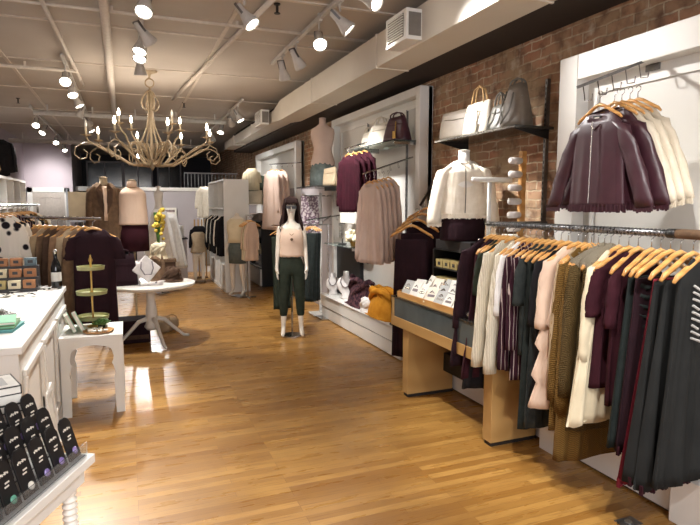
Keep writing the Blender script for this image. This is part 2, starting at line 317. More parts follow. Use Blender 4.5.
pipe('thick pale pipe running lengthwise under the ceiling left of the chandelier', [(-.08, .5, 3.36), (-.14, 11.5, 3.36)], .045)
pipe('thin crosswise conduit under the ceiling nearest the camera', [(LX, 5.6, 3.40), (2.5, 5.6, 3.40)], .014)
pipe('paired crosswise conduit under the ceiling left of the thick pipe', [(LX, 8.1, 3.38), (-.5, 8.1, 3.38)], .022)
pipe('bright white crosswise pipe under the ceiling behind the chandelier', [(-1.45, 11.4, 3.30), (1.9, 11.4, 3.30)], .04, 'white_metal')
pipe('thin lengthwise conduit hanging by the left ceiling track', [(-.62, 4.5, 3.40), (-.5, 9, 3.38)], .02)
pipe('pale crosswise pipe near the back wall under the ceiling', [(LX, 16, 3.25), (2, 16, 3.25)], .05)
pipe('pale conduit running slantwise to the right of the chandelier rod', [(1.25, 4.2, 3.4), (.78, 9.8, 3.4)], .025)
for i, (x, y, lab) in enumerate(((1.3, 5.0, 'small dark sprinkler head on the ceiling between the two near tracks'), (-1.6, 10.9, 'small dark sprinkler head at the left end of the bright white pipe'), (1.0, 10.3, 'small dark sprinkler head on the ceiling right of the chandelier'))):
    s = thing('sprinkler', lab, 'sprinkler', (x, y, CEIL))
    MB().lathe([(.03, 0), (.03, -.01), (.012, -.015), (.012, -.07), (.005, -.08)], 12).build('sprinkler_body', 'black_metal', s, smooth=False)
    MB().lathe([(.028, -.08), (.028, -.086)], 12).build('deflector', 'black_metal', s)

# ------------------------------------------------------------------ track lighting
def make_track(lab, x, y0, y1, z=CEIL-.05):
    t = thing('ceiling_track', lab, 'lighting track', (x, y0, z))
    box(-.018, .018, 0, y1-y0, -.015, .02).build('rail', 'lamp_white', t)
    m = MB()
    k = 0
    while k*1.2 < y1-y0: m.tube([(0, .1+k*1.2, .02), (0, .1+k*1.2, CEIL-z)], .012, 6); k += 1
    m.build('hanger_rod', 'lamp_white', t); return t
make_track('white lighting track along the ceiling by the air duct, near the camera', 1.72, 2.6, 6.9)
make_track('white lighting track above the middle of the shop in front of the chandelier', .2, 2.6, 7.1)
make_track('white lighting track along the ceiling by the air duct, far half', 1.85, 9.4, 15)
make_track('white lighting track over the left clothing rack', -.62, 7.4, 12.8)
make_track('white lighting track high over the left wall cubby shelf', -1.5, 11.4, 18)
make_track('white lighting track behind the photographer', 1.2, -3.6, 1.6)
L0 = thing('track_spotlight', 'x', 'spotlight')
MB().box(-.016, .016, -.05, .05, -.02, 0).tube([(0, 0, -.02), (0, 0, -.09)], .009, 8).build('track_adapter', 'lamp_white', L0)
hd = MB().lathe([(.018, .10), (.032, .09), (.034, .02), (.045, -.02), (.066, -.09), (.068, -.115), (.062, -.115), (.058, -.1)], 20).build('lamp_housing', 'lamp_white', L0, smooth=True)
hd.location = (0, 0, -.13)
ln = MB().lathe([(.058, -.103), (.058, -.098)], 20).build('lamp_lens', 'lens', hd)
MB().box(-.04, -.034, -.01, .01, 0, .045).box(.034, .04, -.01, .01, 0, .045).box(-.04, .04, -.01, .01, .1, .106).box(-.04, -.034, -.01, .01, .04, .106).box(.034, .04, -.01, .01, .04, .106).build('yoke', 'steel', hd)
spots_n = 0
def spot(x, y, tgt, lab, pw=1.0, z=CEIL-.065, size=72, first=[True]):
    global spots_n
    root = L0 if first[0] else copy_tree(L0, group=None); first[0] = False
    root.location = (x, y, z); root['label'] = lab
    h = [c for c in root.children if c.name.startswith('lamp_housing')][0]
    dr = Vector(tgt)-Vector((x, y, z-.13)); q = (-dr).to_track_quat('Z', 'Y'); h.rotation_mode = 'QUATERNION'; h.rotation_quaternion = q
    h.location = (0, 0, -.16)
    l = bpy.data.lights.new('spot_beam', 'SPOT'); l.energy = SPOT_W*pw; l.color = WARM; l.spot_size = R(size); l.spot_blend = 1; l.shadow_soft_size = .05
    o = bpy.data.objects.new('spot_beam', l); COL.objects.link(o); o.parent = h; o.location = (0, 0, -.125)
    spots_n += 1
T1 = 'on the near track by the air duct'
spot(1.72, 4.0, (3.0, 2.0, 2.0), 'white track spotlight topmost '+T1+', pointing right', 2.9, size=54)
spot(1.72, 4.55, (3.0, 4.1, 1.9), 'white track spotlight second from the top '+T1, 1.15, size=64)
spot(1.72, 5.1, (1.2, 2.5, .6), 'brightly glowing track spotlight facing the camera '+T1, .9)
spot(1.72, 5.85, (2.9, 6.4, 1.6), 'white track spotlight second from the far end '+T1, 1.4, size=60)
spot(1.72, 6.4, (2.6, 7.5, 1.2), 'white track spotlight at the far end '+T1, 1.2, size=60)
T2 = 'on the middle track before the chandelier'
spot(.2, 4.7, (-.4, 3.2, .8), 'brightly glowing spotlight nearest the camera '+T2, .9)
spot(.2, 5.5, (1.9, 6.6, 1.2), 'grey spotlight turned away '+T2, 1.2)
spot(.2, 5.85, (-.5, 4.8, .8), 'upper glowing spotlight of the lower cluster '+T2, .9)
spot(.2, 6.15, (-.3, 5.0, 1), 'lower glowing spotlight of the lower cluster '+T2, .7)
spot(.2, 6.75, (.3, 7.3, .8), 'spotlight pointing straight down at the far end '+T2, 1)
spot(.95, 4.7, (2.4, 3.6, 1.0), 'lone white spotlight between the middle track and the duct track, a bright rim', 1.5)
T3 = 'on the far track by the air duct'
spot(1.85, 9.9, (2.9, 9.3, 1.2), 'brightest white spotlight '+T3+', right of the chandelier', .6, size=60)
spot(1.85, 10.6, (2.95, 13.0, 1.7), 'second white spotlight '+T3, 1.1, size=60)
spot(1.85, 11.7, (1.2, 10.5, .8), 'third white spotlight '+T3+', facing the camera', .9)
spot(1.85, 13, (2.2, 13.5, .8), 'farthest white spotlight '+T3, 1.2)
T4 = 'on the track over the left rack'
spot(-.62, 7.75, (-.6, 5.2, 1.0), 'brightly glowing spotlight nearest the camera '+T4, 1.2)
spot(-.62, 8.5, (-.2, 7.4, 1.4), 'second spotlight from the camera '+T4, .9)
spot(-.62, 9.3, (.4, 9, 1), 'third spotlight from the camera '+T4, .8)
spot(-.62, 10.4, (-1.6, 10.5, 1.4), 'fourth spotlight from the camera '+T4, 1)
spot(-.62, 12.4, (.6, 12, 1), 'farthest spotlight '+T4, 1)
T5 = 'on the track high over the left cubby shelf'
spot(-1.5, 12.1, (-1.5, 10, 1.2), 'glowing spotlight nearest the camera '+T5, 1)
spot(-1.5, 13.2, (-2.2, 12, 1.5), 'second spotlight from the camera '+T5, 1)
spot(-1.5, 15.3, (-1.4, 13, 1.0), 'glowing spotlight over the panelled door, third '+T5, 1)
spot(-1.5, 17.2, (-1.0, 15.5, .8), 'farthest spotlight '+T5, .7)
spot(-1.5, 16.2, (-2.0, 18, 2.2), 'added spotlight by the lavender wall '+T5, 1.0)  # extra lamp, added to brighten the lavender wall
spot(-.62, 11.6, (1.2, 14.5, 1.2), 'added spotlight aimed at the back partition '+T4, 2.5)  # extra lamp, added to lift the dark back partition
make_track('white lighting track at the very back before the dark windows', .4, 17, 21)
for i, (y, lab) in enumerate(((17.4, 'nearest'), (18.4, 'middle'), (19.6, 'farthest'))): spot(.4, y, (.4-.5*(i-1), y-4, 1.6), lab+' of the three spotlights glowing before the dark back windows', .5)
for i, (y, tx, ty, tz) in enumerate(((1.2, 2.6, 2.3, .9), (.4, .6, 2.6, 0), (-.6, 2.8, 1.0, 1.2), (-1.6, -1, 1.5, .5), (-2.8, .5, -1, 0))):
    spot(1.2, y, (tx, ty, tz), 'spotlight number '+['one', 'two', 'three', 'four', 'five'][i]+' on the track behind the photographer', .65)

# ------------------------------------------------------------------ chandelier
ch = thing('chandelier', 'large aged bronze chandelier with curling arms and candle bulbs', 'chandelier', (.35, 8.05, CEIL))
MB().lathe([(.02, 0), (.10, 0), (.11, -.012), (.06, -.035), (.02, -.05), (.012, -.1)], 20).build('canopy', 'bronze', ch, smooth=True)
MB().tube(arc((0, 0, -.16), .055, 0, 2*pi, 16), .009, 6).tube([(0, 0, -.215), (0, 0, -.27)], .012).build('hanging_ring', 'bronze', ch, smooth=True)
m = MB()
for k in range(4):
    a = k*pi/2+.4; c_, s_ = cos(a), sin(a)
    pr_ = [(.01, -.25), (.05, -.29), (.10, -.36), (.12, -.43), (.10, -.49), (.06, -.52), (.035, -.50), (.045, -.47)]
    m.tube([(r*c_, r*s_, z) for r, z in pr_], .011, 6)
    pr_ = [(.03, -.3), (.025, -.45), (.03, -.6), (.05, -.72), (.10, -.84), (.15, -.95), (.155, -1.05), (.11, -1.14), (.05, -1.19), (.02, -1.22)]
    m.tube([(r*c_, r*s_, z) for r, z in pr_], .013, 6)
m.build('stem_scrolls', 'bronze', ch, smooth=True)
MB().lathe([(.014, -.25), (.016, -.7), (.03, -.76), (.018, -.82), (.02, -1.05), (.045, -1.12), (.05, -1.17), (.02, -1.23), (.03, -1.26), (.005, -1.3)], 16).build('stem', 'bronze', ch, smooth=True)
def ch_arm(a, rr, ztop, lit=True):
    c_, s_ = cos(a), sin(a); P = lambda r, z: (r*c_, r*s_, z)
    A = MB().tube([P(.03, -1.17), P(.10, -1.24), P(rr*.36, -1.23), P(rr*.6, -1.12), P(rr*.82, ztop-.13), P(rr*.97, ztop-.06), P(rr, ztop)], [.016, .015, .014, .013, .012, .011, .01], 8)
    A.tube([P(rr*.62, -1.11), P(rr*.82, -1.0), P(rr*1.02, -.98), P(rr*1.16, -1.04), P(rr*1.18, -1.13), P(rr*1.10, -1.19), P(rr*1.01, -1.17), P(rr*.99, -1.10), P(rr*1.05, -1.07)], .008, 6)
    A.tube([P(.05, -1.15), P(.12, -1.02), P(.2, -.94), P(.28, -.95), P(.31, -1.02), P(.27, -1.07), P(.22, -1.04)], .009, 6)
    arm = A.build('chandelier_arm', 'bronze', ch, smooth=True)
    x, y, z = P(rr, ztop)
    MB().lathe([(.008, -.01), (.03, 0), (.062, .012), (.064, .018), (.02, .02)], 16, (x, y, z)).build('drip_cup', 'bronze', arm, smooth=True)
    MB().lathe([(.013, .015), (.013, .10), (.008, .105)], 10, (x, y, z)).build('candle_sleeve', 'candle', arm, smooth=True)
    MB().lathe([(.006, .10), (.016, .12), (.019, .14), (.012, .17), (.003, .195)], 12, (x, y, z)).build('candle_bulb', 'bulb' if lit else 'bulb_off', arm, smooth=True)
    if lit:
        l = bpy.data.lights.new('bulb_light', 'POINT'); l.energy = BULB_W; l.color = (1, .86, .70); l.shadow_soft_size = .03
        o = bpy.data.objects.new('bulb_light', l); COL.objects.link(o); o.parent = arm; o.location = (x*1.0, y*1.0, z+.25)
for k in range(8): ch_arm(k*pi/4+.2, .80, -.90, k not in (4,))
for k in range(4): ch_arm(k*pi/2+.55, .46, -.74, k != 3)

# ------------------------------------------------------------------ hangers and garments
HP = thing('wooden_hanger', 'x', 'hanger')
MB().tube([(-.215, 0, -.125), (-.19, 0, -.10), (-.12, 0, -.062), (-.05, 0, -.02), (0, 0, -.004), (.05, 0, -.02), (.12, 0, -.062), (.19, 0, -.10), (.215, 0, -.125)], [.008, .013, .0135, .013, .014, .013, .0135, .013, .008], 8).build('hanger_body', 'hanger_wood', HP, smooth=True)
MB().tube([(0, 0, -.01), (0, 0, .045)]+arc((.0, 0, .075), .024, -pi/2, pi*.9, 9), .0025, 6).build('hanger_hook', 'chrome', HP, smooth=True)
_hf = [True]
def shorten(t):
    w_ = t.split()
    return ' '.join(w_[:16])
def hanger(loc, rz, lab, tilt=0, sc_=1):
    h = HP if _hf[0] else copy_tree(HP); _hf[0] = False
    h.location = loc; h.rotation_euler = (0, tilt, rz); h['label'] = lab if len(lab.split()) <= 16 else lab.replace(' of the three', '').replace(' on the freestanding rack,', ',').replace(' on the rail', '').replace(' from the camera', '').replace(', right of the two', ' (right)').replace(' with a ', ' ')
    h['label'] = shorten(h['label'])
    h.scale = (sc_,)*3; return h
def gprofile(z, L, w, hw, neck, slope, wst):
    if z < slope:
        k = z/slope; return neck+(w-neck)*(k**.8)
    k = (z-slope)/(L-slope)
    a = w*.96 if wst is None else w*.96*(1-(1-wst)*sin(min(1, k*1.6)*pi))
    return a*(1-k)+hw*k if wst is None else a*(1-k*k)+hw*k*k
def garment(name, lab, cat, loc, rz, mt, L=.7, w=.2, hw=None, t=.028, neck=.075, slope=.10, sl=0, slw=.055, slf=1.0, spread=.05, folds=6, amp=.015, top=0, tiers=0,
            wst=None, hem=0, slmat=None, trim=None, trimmat=None, seed=None, group=None, collar=None, neckdip=.05):
    rnd = random.Random(seed if seed is not None else hash(lab) % 9999 if False else len(bpy.data.objects))
    hw = hw or w*1.05; root = thing(name, lab, cat, loc, rz, group)
    n = 88; amp *= 1.45; zs = [top+x*slope for x in (0, .35, .7, 1)] if not top else [top]
    zs = [0.012+top, slope*.3+.01, slope*.65, slope] if not top else [top, top+.02]
    z0 = zs[-1]; K = 18
    zs += [z0+(L-z0)*(i/K) for i in range(1, K+1)]
    ph = [rnd.uniform(0, 6.28) for _ in range(4)]; rings = []
    for i, z in enumerate(zs):
        hwz = gprofile(z, L, w, hw, neck, slope, wst) if not top else w+(hw-w)*((z-top)/(L-top))
        k = max(0, (z-slope)/(L-slope)); tt = (.010+(t-.010)*min(1, z/slope)) if not top else t*(.5+.5*k)
        if tiers:
            u = (k*tiers) % 1.0 if k < 1 else 1; hwz *= 1+.22*u*(k > .2); tt *= 1+.5*u*(k > .2)
        A = amp*(k**.8); ring = []
        for j in range(n):
            a = 2*pi*j/n; cx = cos(a); sy = sin(a); x = hwz*(abs(cx)**.75)*(1 if cx >= 0 else -1)
            y = tt*(abs(sy)**.8)*(1 if sy >= 0 else -1)
            u = x/max(hwz, .01)
            f = (1.7*abs(sin(folds*u*pi*.45+ph[0]+k*.7))**.6-1)*.8+(1.6*abs(sin(folds*.83*u*pi+ph[1]-k*.5))**.7-1)*.5
            y += A*f*(1 if sy >= 0 else .8)+A*.5*sin(a*folds+ph[2])
            x += A*.5*sin(a*3+ph[3]+k*2)
            zz = z+hem*k*sin(a*2+ph[1])+(A*.5*f if i == len(zs)-1 else 0)
            if i == 0 and not top and sy < 0: zz += neckdip*(1-abs(u))
            ring.append((x, y, -zz))
        rings.append(ring)
    MB().loft(rings).build('garment_body', mt, root, smooth=True)
    if sl:
        for s in (-1, 1):
            rr = []; kk = 10
            for i in range(kk+1):
                k = i/kk; z = slope*.75+(sl-slope*.75)*k; x = s*(w-.035+spread*k+.015*sin(k*3)); r = slw*(1-.25*k)*(1+(slf-1)*k*k); th = t*.8*(1+.2*(slf-1)*k)
                r2 = [(x+r*cos(2*pi*j/16)+.004*sin(j*2+i), th*sin(2*pi*j/16)+.004*sin(i*1.9+j+ph[0]), -z-.02*s*cos(2*pi*j/16)*(k < .2)) for j in range(16)]
                rr.append(r2)
            MB().loft(rr).build('sleeve', slmat or mt, root, smooth=True)
    if trim == 'fringe' or trim == 'ruffle':
        m = MB(); nn = 46
        for j in range(nn):
            u = -1+2*(j+.5)/nn; zl = .03 if trim == 'fringe' else .035
            for sd in (-1, 1):
                yb = sd*t*(1-u*u)**.4
                m.box(hw*u-.0045, hw*u+.0045, yb-.003+.004*sin(j*2.1), yb+.003+.004*sin(j*2.1), -L-zl*rnd.uniform(.7, 1.1), -L+.012)
        m.build('hem_fringe', trimmat or mt, root)
        if sl:
            for s in (-1, 1):
                m = MB(); rx = slw*.75*slf
                for j in range(12):
                    xx = s*(w-.035+spread)+rx*(-1+2*(j+.5)/12); m.box(xx-.004, xx+.004, -t*.5, -t*.4+.006, -sl-.03*rnd.uniform(.7, 1.1), -sl+.01)
                m.build('cuff_fringe', trimmat or mt, root)
    if collar:
        MB().tube([(-neck*1.0, t*.3, -.012), (-neck*.5, -t*.6, -neckdip*.8-.01), (0, -t*1.0, -neckdip-.02), (neck*.5, -t*.6, -neckdip*.8-.01), (neck, t*.3, -.012), (0, t, .004), (-neck, t*.3, -.012)], .008, 6).build('collar', collar, root, smooth=True)
    return root
def zipper(root, L, t, mt='silver', x=0):
    MB().tube([(x, -t-.012, -.06), (x+.004, -t-.02, -L*.6), (x, -t-.02, -L+.02)], .003, 6).build('zip', mt, root)

# ---- jackets on the waterfall arm in the near panel
wf = thing('waterfall_arm', 'chrome waterfall arm with square hooks above the maroon jackets', 'clothes arm', (2.99, 2.56, 2.56))
MB().box(-.01, 0, -.05, .05, -.06, .06).box(-.03, -.01, -.02, .02, -.02, .03).build('wall_plate', 'steel', wf, bevel=.003)
MB().tube([(0, 0, .02), (-.58, 0, -.20)], .011, 4).build('arm', 'steel', wf)
for k in range(5):
    x = -.54+k*.105; z = .02+x*.38
    MB().tube([(x, -.0, z), (x, -.02, z-.09), (x, -.07, z-.095), (x, -.075, z-.06)], .0035, 6).build('hook', 'chrome', wf)
jz = 2.215
J = [(2.46, 2.44, 'leather_maroon', 'maroon leather jacket with front zip and fringed hem, frontmost on the wall panel', 0), (2.535, 2.41, 'leather_maroon', 'maroon leather jacket half hidden behind the front maroon jacket', 1),
     (2.61, 2.43, 'lth_cream', 'cream jacket just behind the two maroon jackets', 2), (2.67, 2.43, 'lth_cream', 'cream jacket in the middle of the cream ones on the wall panel', 3), (2.73, 2.43, 'lth_cream', 'cream jacket nearest the wall, rearmost on the waterfall arm', 4)]
for i, (x, y, mt, lab, k) in enumerate(J):
    z = jz+(i*.012)
    g = garment('jacket', lab, 'jacket', (x, y, z), -pi/2, mt, L=.53, w=.18, hw=.20, t=.03, neck=.07, sl=.53, slw=.058, slf=1.3, spread=.18, folds=3, amp=.005, trim='fringe', slope=.11, neckdip=.085, seed=i+3, collar='leather_maroon' if i < 2 else 'lth_cream')
    if i == 0:
        zipper(g, .53, .034)
        MB().box(-.028, .028, -.016, -.012, -.052, -.028).build('neck_label', 'black_trim', g); MB().box(-.016, .016, -.018, -.016, -.043, -.037).build('label_print', 'ink', g)
    hanger((x, y, z+.035), -pi/2, sc_=.72, lab='pale wooden hanger holding the '+lab.split(',')[0])

# ---- bag shelf on the brick
bs = thing('wall_shelf', 'dark glass shelf on the brick wall carrying handbags', 'shelf', (3.03, 4.02, 2.26))
box(-.36, 0, -.58, .58, 0, .02).build('shelf_board', 'dark_glassy', bs, bevel=.002)
for y in (-.54, .54): MB().prism([(-.02, 0), (-.34, 0), (-.02, -.07)], y-.006, y+.006).build('bracket', 'black_metal', bs)
def bag(name, lab, loc, rz, mt, w, d, h, taper=.8, handle=.16, strap=False, hm=None, open_=False, trims=None):
    t = thing(name, lab, 'handbag', loc, rz)
    rings = []
    for k in range(7):
        u = k/6; ww = w*(1-(1-taper)*u)*(1-.06*sin(u*pi)*-1); dd = d*(1-.75*u if not open_ else 1-.4*u)+.01
        rings.append([(ww/2*(abs(cos(a))**.45)*(1 if cos(a) >= 0 else -1), dd/2*(abs(sin(a))**.5)*(1 if sin(a) >= 0 else -1), h*u+.01*sin(cos(a)*2)*(u > .9)) for a in [2*pi*j/24 for j in range(24)]])
    MB().loft(rings).build('bag_body', mt, t, smooth=True)
    if handle:
        for s in (-1, 1): MB().tube([(-w*.22, s*d*.12, h*.80), (-w*.22, s*d*.14, h+.02), (-w*.16, s*d*.1, h+handle*.75), (0, s*d*.06, h+handle), (w*.16, s*d*.1, h+handle*.75), (w*.22, s*d*.14, h+.02), (w*.22, s*d*.12, h*.80)], .008, 6).build('handle', hm or mt, t, smooth=True)
    if strap: MB().tube([(-w*.42, 0, h*.9), (-w*.5, -d*.3, h*.5), (-w*.3, -d*.65, h*.12), (0, -d*.62, h*.4), (w*.1, -d*.5, h*.8)], .007, 6).build('strap', hm or mt, t, smooth=True)
    MB().tube([(-w*.36, -d*.30, h*.72), (0, -d*.33, h*.70), (w*.36, -d*.30, h*.72)], .003, 6).build('stitching', hm or mt, t)
    if trims: MB().tube([(w*.1, -d*.36, h*.8), (w*.1, -d*.42, h*.25)], .006).box(w*.05, w*.16, -d*.56, -d*.5, h*.12, h*.4).build('tassel', trims, t)
    return t
bag('handbag', 'wide grey-taupe handbag at the left end of the brick wall shelf', (2.84, 4.48, 2.28), -pi/2+.3, 'lth_taupe', .38, .13, .26, .9, 0)
bag('handbag', 'boxy cream tote with tan handles in the middle of the brick wall shelf', (2.84, 4.14, 2.28), -pi/2+.3, 'lth_white', .28, .18, .28, .85, .14, hm='straw', trims='lth_cream')
bag('handbag', 'grey crossbody bag with hanging strap beside the cream tote', (2.86, 3.88, 2.28), -pi/2+.2, 'lth_grey', .18, .14, .22, .8, .10, strap=True)
bag('handbag', 'tall grey slouchy tote at the right end of the brick wall shelf', (2.84, 3.64, 2.28), -pi/2+.25, 'lth_taupe', .24, .16, .33, .5, .05, hm='lth_grey', strap=True, open_=True)
wu = thing('slotted_upright', 'dark slotted metal upright fixed to the brick right of the bag shelf', 'wall upright', (3.03, 3.53, 1.5))
box(-.012, .02, -.012, .012, 0, 1.15).build('upright', 'steel', wu)
m = MB()
for k in range(28): m.box(-.0135, -.011, -.004, .004, .03+k*.04, .05+k*.04)
m.build('slot', 'black_metal', wu)

# ---- dress form with cream jacket on the box rack
def bust_form(name, lab, loc, rz, mt, h=.72, neckmt=None, sc_=1):
    t = thing(name, lab, 'dress form', loc, rz)
    pf_ = [(.10, .09, 0), (.165, .11, .02), (.18, .115, .12), (.135, .095, .26), (.13, .09, .32), (.165, .12, .44), (.175, .11, .52), (.165, .085, .58), (.09, .06, .62), (.05, .05, .65), (.047, .047, .72)]
    rings = [[(a*cos(2*pi*j/28)*sc_, b*sin(2*pi*j/28)*sc_-.012*sin(max(0, min(1, (z-.36)/.16))*pi), z*h/.72) for j in range(28)] for a, b, z in pf_]
    MB().loft(rings).build('torso', mt, t, smooth=True)
    MB().lathe([(.05, h), (.052, h+.012), (.02, h+.02)], 16).build('neck_cap', neckmt or mt, t)
    return t
bx = thing('box_rack', 'black tiered rack holding gold jewellery boxes under the cream jacket', 'display rack', (2.8, 4.15, .36))
MB().box(-.2, .2, -.33, -.31, 0, .93).box(-.2, .2, .31, .33, 0, .93).box(.18, .2, -.31, .31, 0, .93).build('frame', 'black_metal', bx)
for z in (.0, .22, .44, .60, .76, .93): box(-.2, .18, -.31, .31, z, z+.012).build('rack_shelf', 'black_metal', bx)
box(2.62, 3.0, 3.82, 4.48, .02, .36)
tag(box(2.6, 3.0, 3.80, 4.50, 0.21, .36).build('rack_plinth', 'black_metal'), 'dark base box under the gold jewellery box rack', 'base')
k = 0
gb = thing('jewellery_box', 'small gold gift box with a dark centre window on the black tiered rack', 'box')
MB().box(-.055, .055, -.055, .055, 0, .07).build('box_body', 'kraft', gb, bevel=.003)
MB().box(-.0565, -.0545, -.02, .02, .02, .05).build('window', 'ink_dark', gb)
MB().box(-.057, .057, -.057, .057, .05, .072).build('lid', 'kraft', gb)
first = True
for r_, z in enumerate((.452, .612, .772)):
    for c_ in range(5):
        o = gb if first else copy_tree(gb); first = False
        o.location = (2.8-.13, 4.15-.24+c_*.12, .36+z); o['group'] = 'gold boxes on the black rack'; o['label'] = 'small gold gift box, '+['bottom', 'middle', 'top'][r_]+' shelf of the black rack, '+['nearest the rail', 'second', 'centre', 'fourth', 'farthest'][c_]
tag(MB().box(2.60, 2.93, 3.87, 4.43, 1.305, 1.385).build('flat_case', 'black_trim', bevel=.004), 'black flat case with silver print on top of the gold box rack', 'case')
pl_ = bpy.data.objects['flat_case']; MB().box(2.617, 2.62, 3.98, 4.3, 1.325, 1.365).build('silver_print', 'silver', pl_)
f1 = bust_form('dress_form', 'white dress form under the shelf wearing a cream jacket and maroon skirt', (2.68, 4.12, 1.42), -.45, 'mann_white', h=.72)
sk = MB(); rings = []
for z, a in ((.17, .172), (.1, .19), (0, .19), (-.02, .188)): rings.append([(a*cos(2*pi*j/36)+.004*sin(j*1.7), a*.68*sin(2*pi*j/36), z) for j in range(36)])
g_ = sk.loft(rings).build('skirt', 'maroon_dk', None, smooth=True); g_.location = (2.68, 4.12, 1.41); g_.rotation_euler = (0, 0, -.45); tag(g_, 'maroon patterned skirt below the cream fringed jacket on the dress form', 'skirt')
cj = garment('cream_jacket', 'cream zip jacket with fringed hem and flared sleeves on the dress form', 'jacket', (2.68, 4.12, 2.075), -.45, 'ivory', L=.47, w=.19, hw=.205, t=.125, neck=.06, slope=.10, sl=.54, slw=.07, slf=1.15, spread=.09, folds=2, amp=.004, trim='fringe', trimmat='ivory', seed=5, collar='ivory', neckdip=.02)
zipper(cj, .47, .122, 'black_metal')

# ---- T stand and bangle ladder
ts = thing('t_bar_stand', 'white T-shaped jewellery bar stand left of the bangle ladder', 'jewellery stand', (2.66, 3.72, 1.41))
MB().tube([(0, 0, .01), (0, 0, .47)], .016, 12).build('post', 'white_metal', ts, smooth=True); MB().tube([(-.16, 0, .48), (.19, -.02, .48)], .02, 12).build('crossbar', 'white_metal', ts, smooth=True)
MB().lathe([(.08, 0), (.08, .012), (.02, .02)], 20).build('base', 'white_metal', ts)
bl_ = thing('bangle_ladder', 'tall tan wooden stand with a column of white bangles, by the clothes rail', 'jewellery stand', (2.83, 3.62, 1.41))
MB().box(.04, .085, -.02, .02, 0, .70).box(-.1, .1, -.05, .05, 0, .02).build('wooden_post', 'maple', bl_, bevel=.003)
for k in range(6): MB().tube([(-.055, 0, .1+k*.105), (.045, 0, .1+k*.105)], .026, 14).build('bangle_roll', 'bust_white', bl_, smooth=True)
tbl = thing('display_cabinet', 'dark low cabinet behind the clothes rail supporting the white jewellery stands', 'cabinet', (2.83, 3.62, .21))
MB().box(-.2, .2, -.15, .17, 0, 1.18).build('cabinet_body', 'black_metal', tbl, bevel=.004); MB().box(-.22, .21, -.16, .17, 1.18, 1.2).build('top', 'dark_glassy', tbl)
for k in range(4): tag(MB().at((2.70+.03*k, 3.56+.02*k, 1.415+.012*k), (0, 0, .3*k)).box(-.09, .09, -.06, .06, 0, .011).build('folded_paper', 'paper'), 'folded white printed paper in the pile beside the dress form', 'paper', 'folded papers by the dress form')

# ---- tan wood display case with trays
tc_ = thing('display_case', 'tan wooden display case with smoked glass sides on two panel legs', 'display case', (2.2, 3.86, 0))
MB().box(0, .5, -.66, .66, .615, .70).box(0, .03, .61, .66, .70, .88).box(0, .5, .64, .66, .70, .88).build('case_frame', 'tan_wood', tc_, bevel=.003)
MB().box(.008, .016, -.66, .61, .70, .868).build('smoked_glass', 'smoked', tc_); MB().box(.0, .5, -.66, .66, .868, .88).build('case_top', 'dark_glassy', tc_)
for y0, xa in ((.40, .04), (-.72, .11)):
    l = MB().box(xa, .5, y0, y0+.10, .03, .615).build('panel_leg', 'tan_wood', tc_, bevel=.003); MB().box(xa+.01, .51, y0+.01, y0+.09, 0, .03).build('kick_strip', 'kick', l)
MB().box(.016, .5, -.6, .6, .705, .72).build('lining', 'grey_card', tc_)
tr = thing('wooden_tray', 'honey coloured wooden tray of packaged jewellery on the display case', 'tray', (2.37, 3.92, .88))
MB().box(-.15, -.135, -.48, .52, 0, .05).box(.2, .215, -.48, .52, 0, .07).box(-.135, .2, -.48, -.465, 0, .06).box(-.135, .2, .505, .52, 0, .06).box(-.135, .2, -.465, .505, 0, .012).build('tray_body', 'maple', tr, bevel=.002)
rnd = random.Random(3)
for r_ in range(3):
    for c_ in range(7):
        o = thing('jewellery_packet', 'pale jewellery packet in the wooden tray, '+['front', 'middle', 'back'][r_]+' row, '+['nearest', 'second', 'third', 'fourth', 'fifth', 'sixth', 'farthest'][c_]+' from the camera', 'packet', (2.27+r_*.11, 3.52+c_*.135+rnd.uniform(-.01, .01), .895+.012*r_), rnd.uniform(-.35, .35), 'packets in the wooden tray'); o.scale = (1.1, 1.15, rnd.uniform(1.0, 1.35))
        MB().at((0, 0, .055), (0, R(35), 0)).box(-.005, .005, -.05, .05, -.055, .065).build('packet_card', ['paper', 'box_white', 'grey_card', 'ivory'][(r_*3+c_) % 4], o)
        MB().at((0, 0, .055), (0, R(35), 0)).box(-.008, -.005, -.03, .03, -.01, .008).tube([(-.008, -.02, .02), (-.012, 0, .035), (-.008, .02, .02)], .003, 5).build('trinket', 'bead' if (r_+c_) % 2 else 'silver', o)
o = thing('round_compact_row', 'row of silver cased trinkets at the near end of the display case', 'trinkets', (2.26, 3.36, .88))
for k in range(3): MB().ball((.0+.05*k, 0, .03), .025).build('trinket', 'silver', o, smooth=True)

# ---- maroon dresses left of the case
a2 = thing('sloping_arm', 'dark sloping arm with square wire hooks above the hanging maroon dresses', 'clothes arm', (2.93, 5.08, 1.97))
MB().tube([(0.08, 0, .03), (-.30, -.30, -.28)], .012, 6).build('arm', 'black_metal', a2)
for k in range(4):
    x = -.27+k*.08; MB().tube([(x, x, x*.9), (x, x, x*.9-.08), (x-.03, x-.04, x*.9-.085), (x-.03, x-.04, x*.9-.05)], .0035, 5).build('hook', 'chrome', a2)
for i in range(4):
    z = 1.50+.055*i; x = 2.55+.075*i; y = 4.80+.03*i; lab = ['maroon dress frontmost on the sloping arm beside the display case', 'maroon dress second on the sloping arm', 'maroon dress third on the sloping arm', 'maroon dress rearmost on the sloping arm, near the wall'][i]
    garment('hanging_dress', lab, 'dress', (x, y, z), -.75, 'maroon_dk', L=1.3+.05*i, w=.16, hw=.2, t=.028, top=.14, folds=6, amp=.012, seed=i)
    hanger((x, y, z), -.75, 'tan wooden hanger above the '+lab)

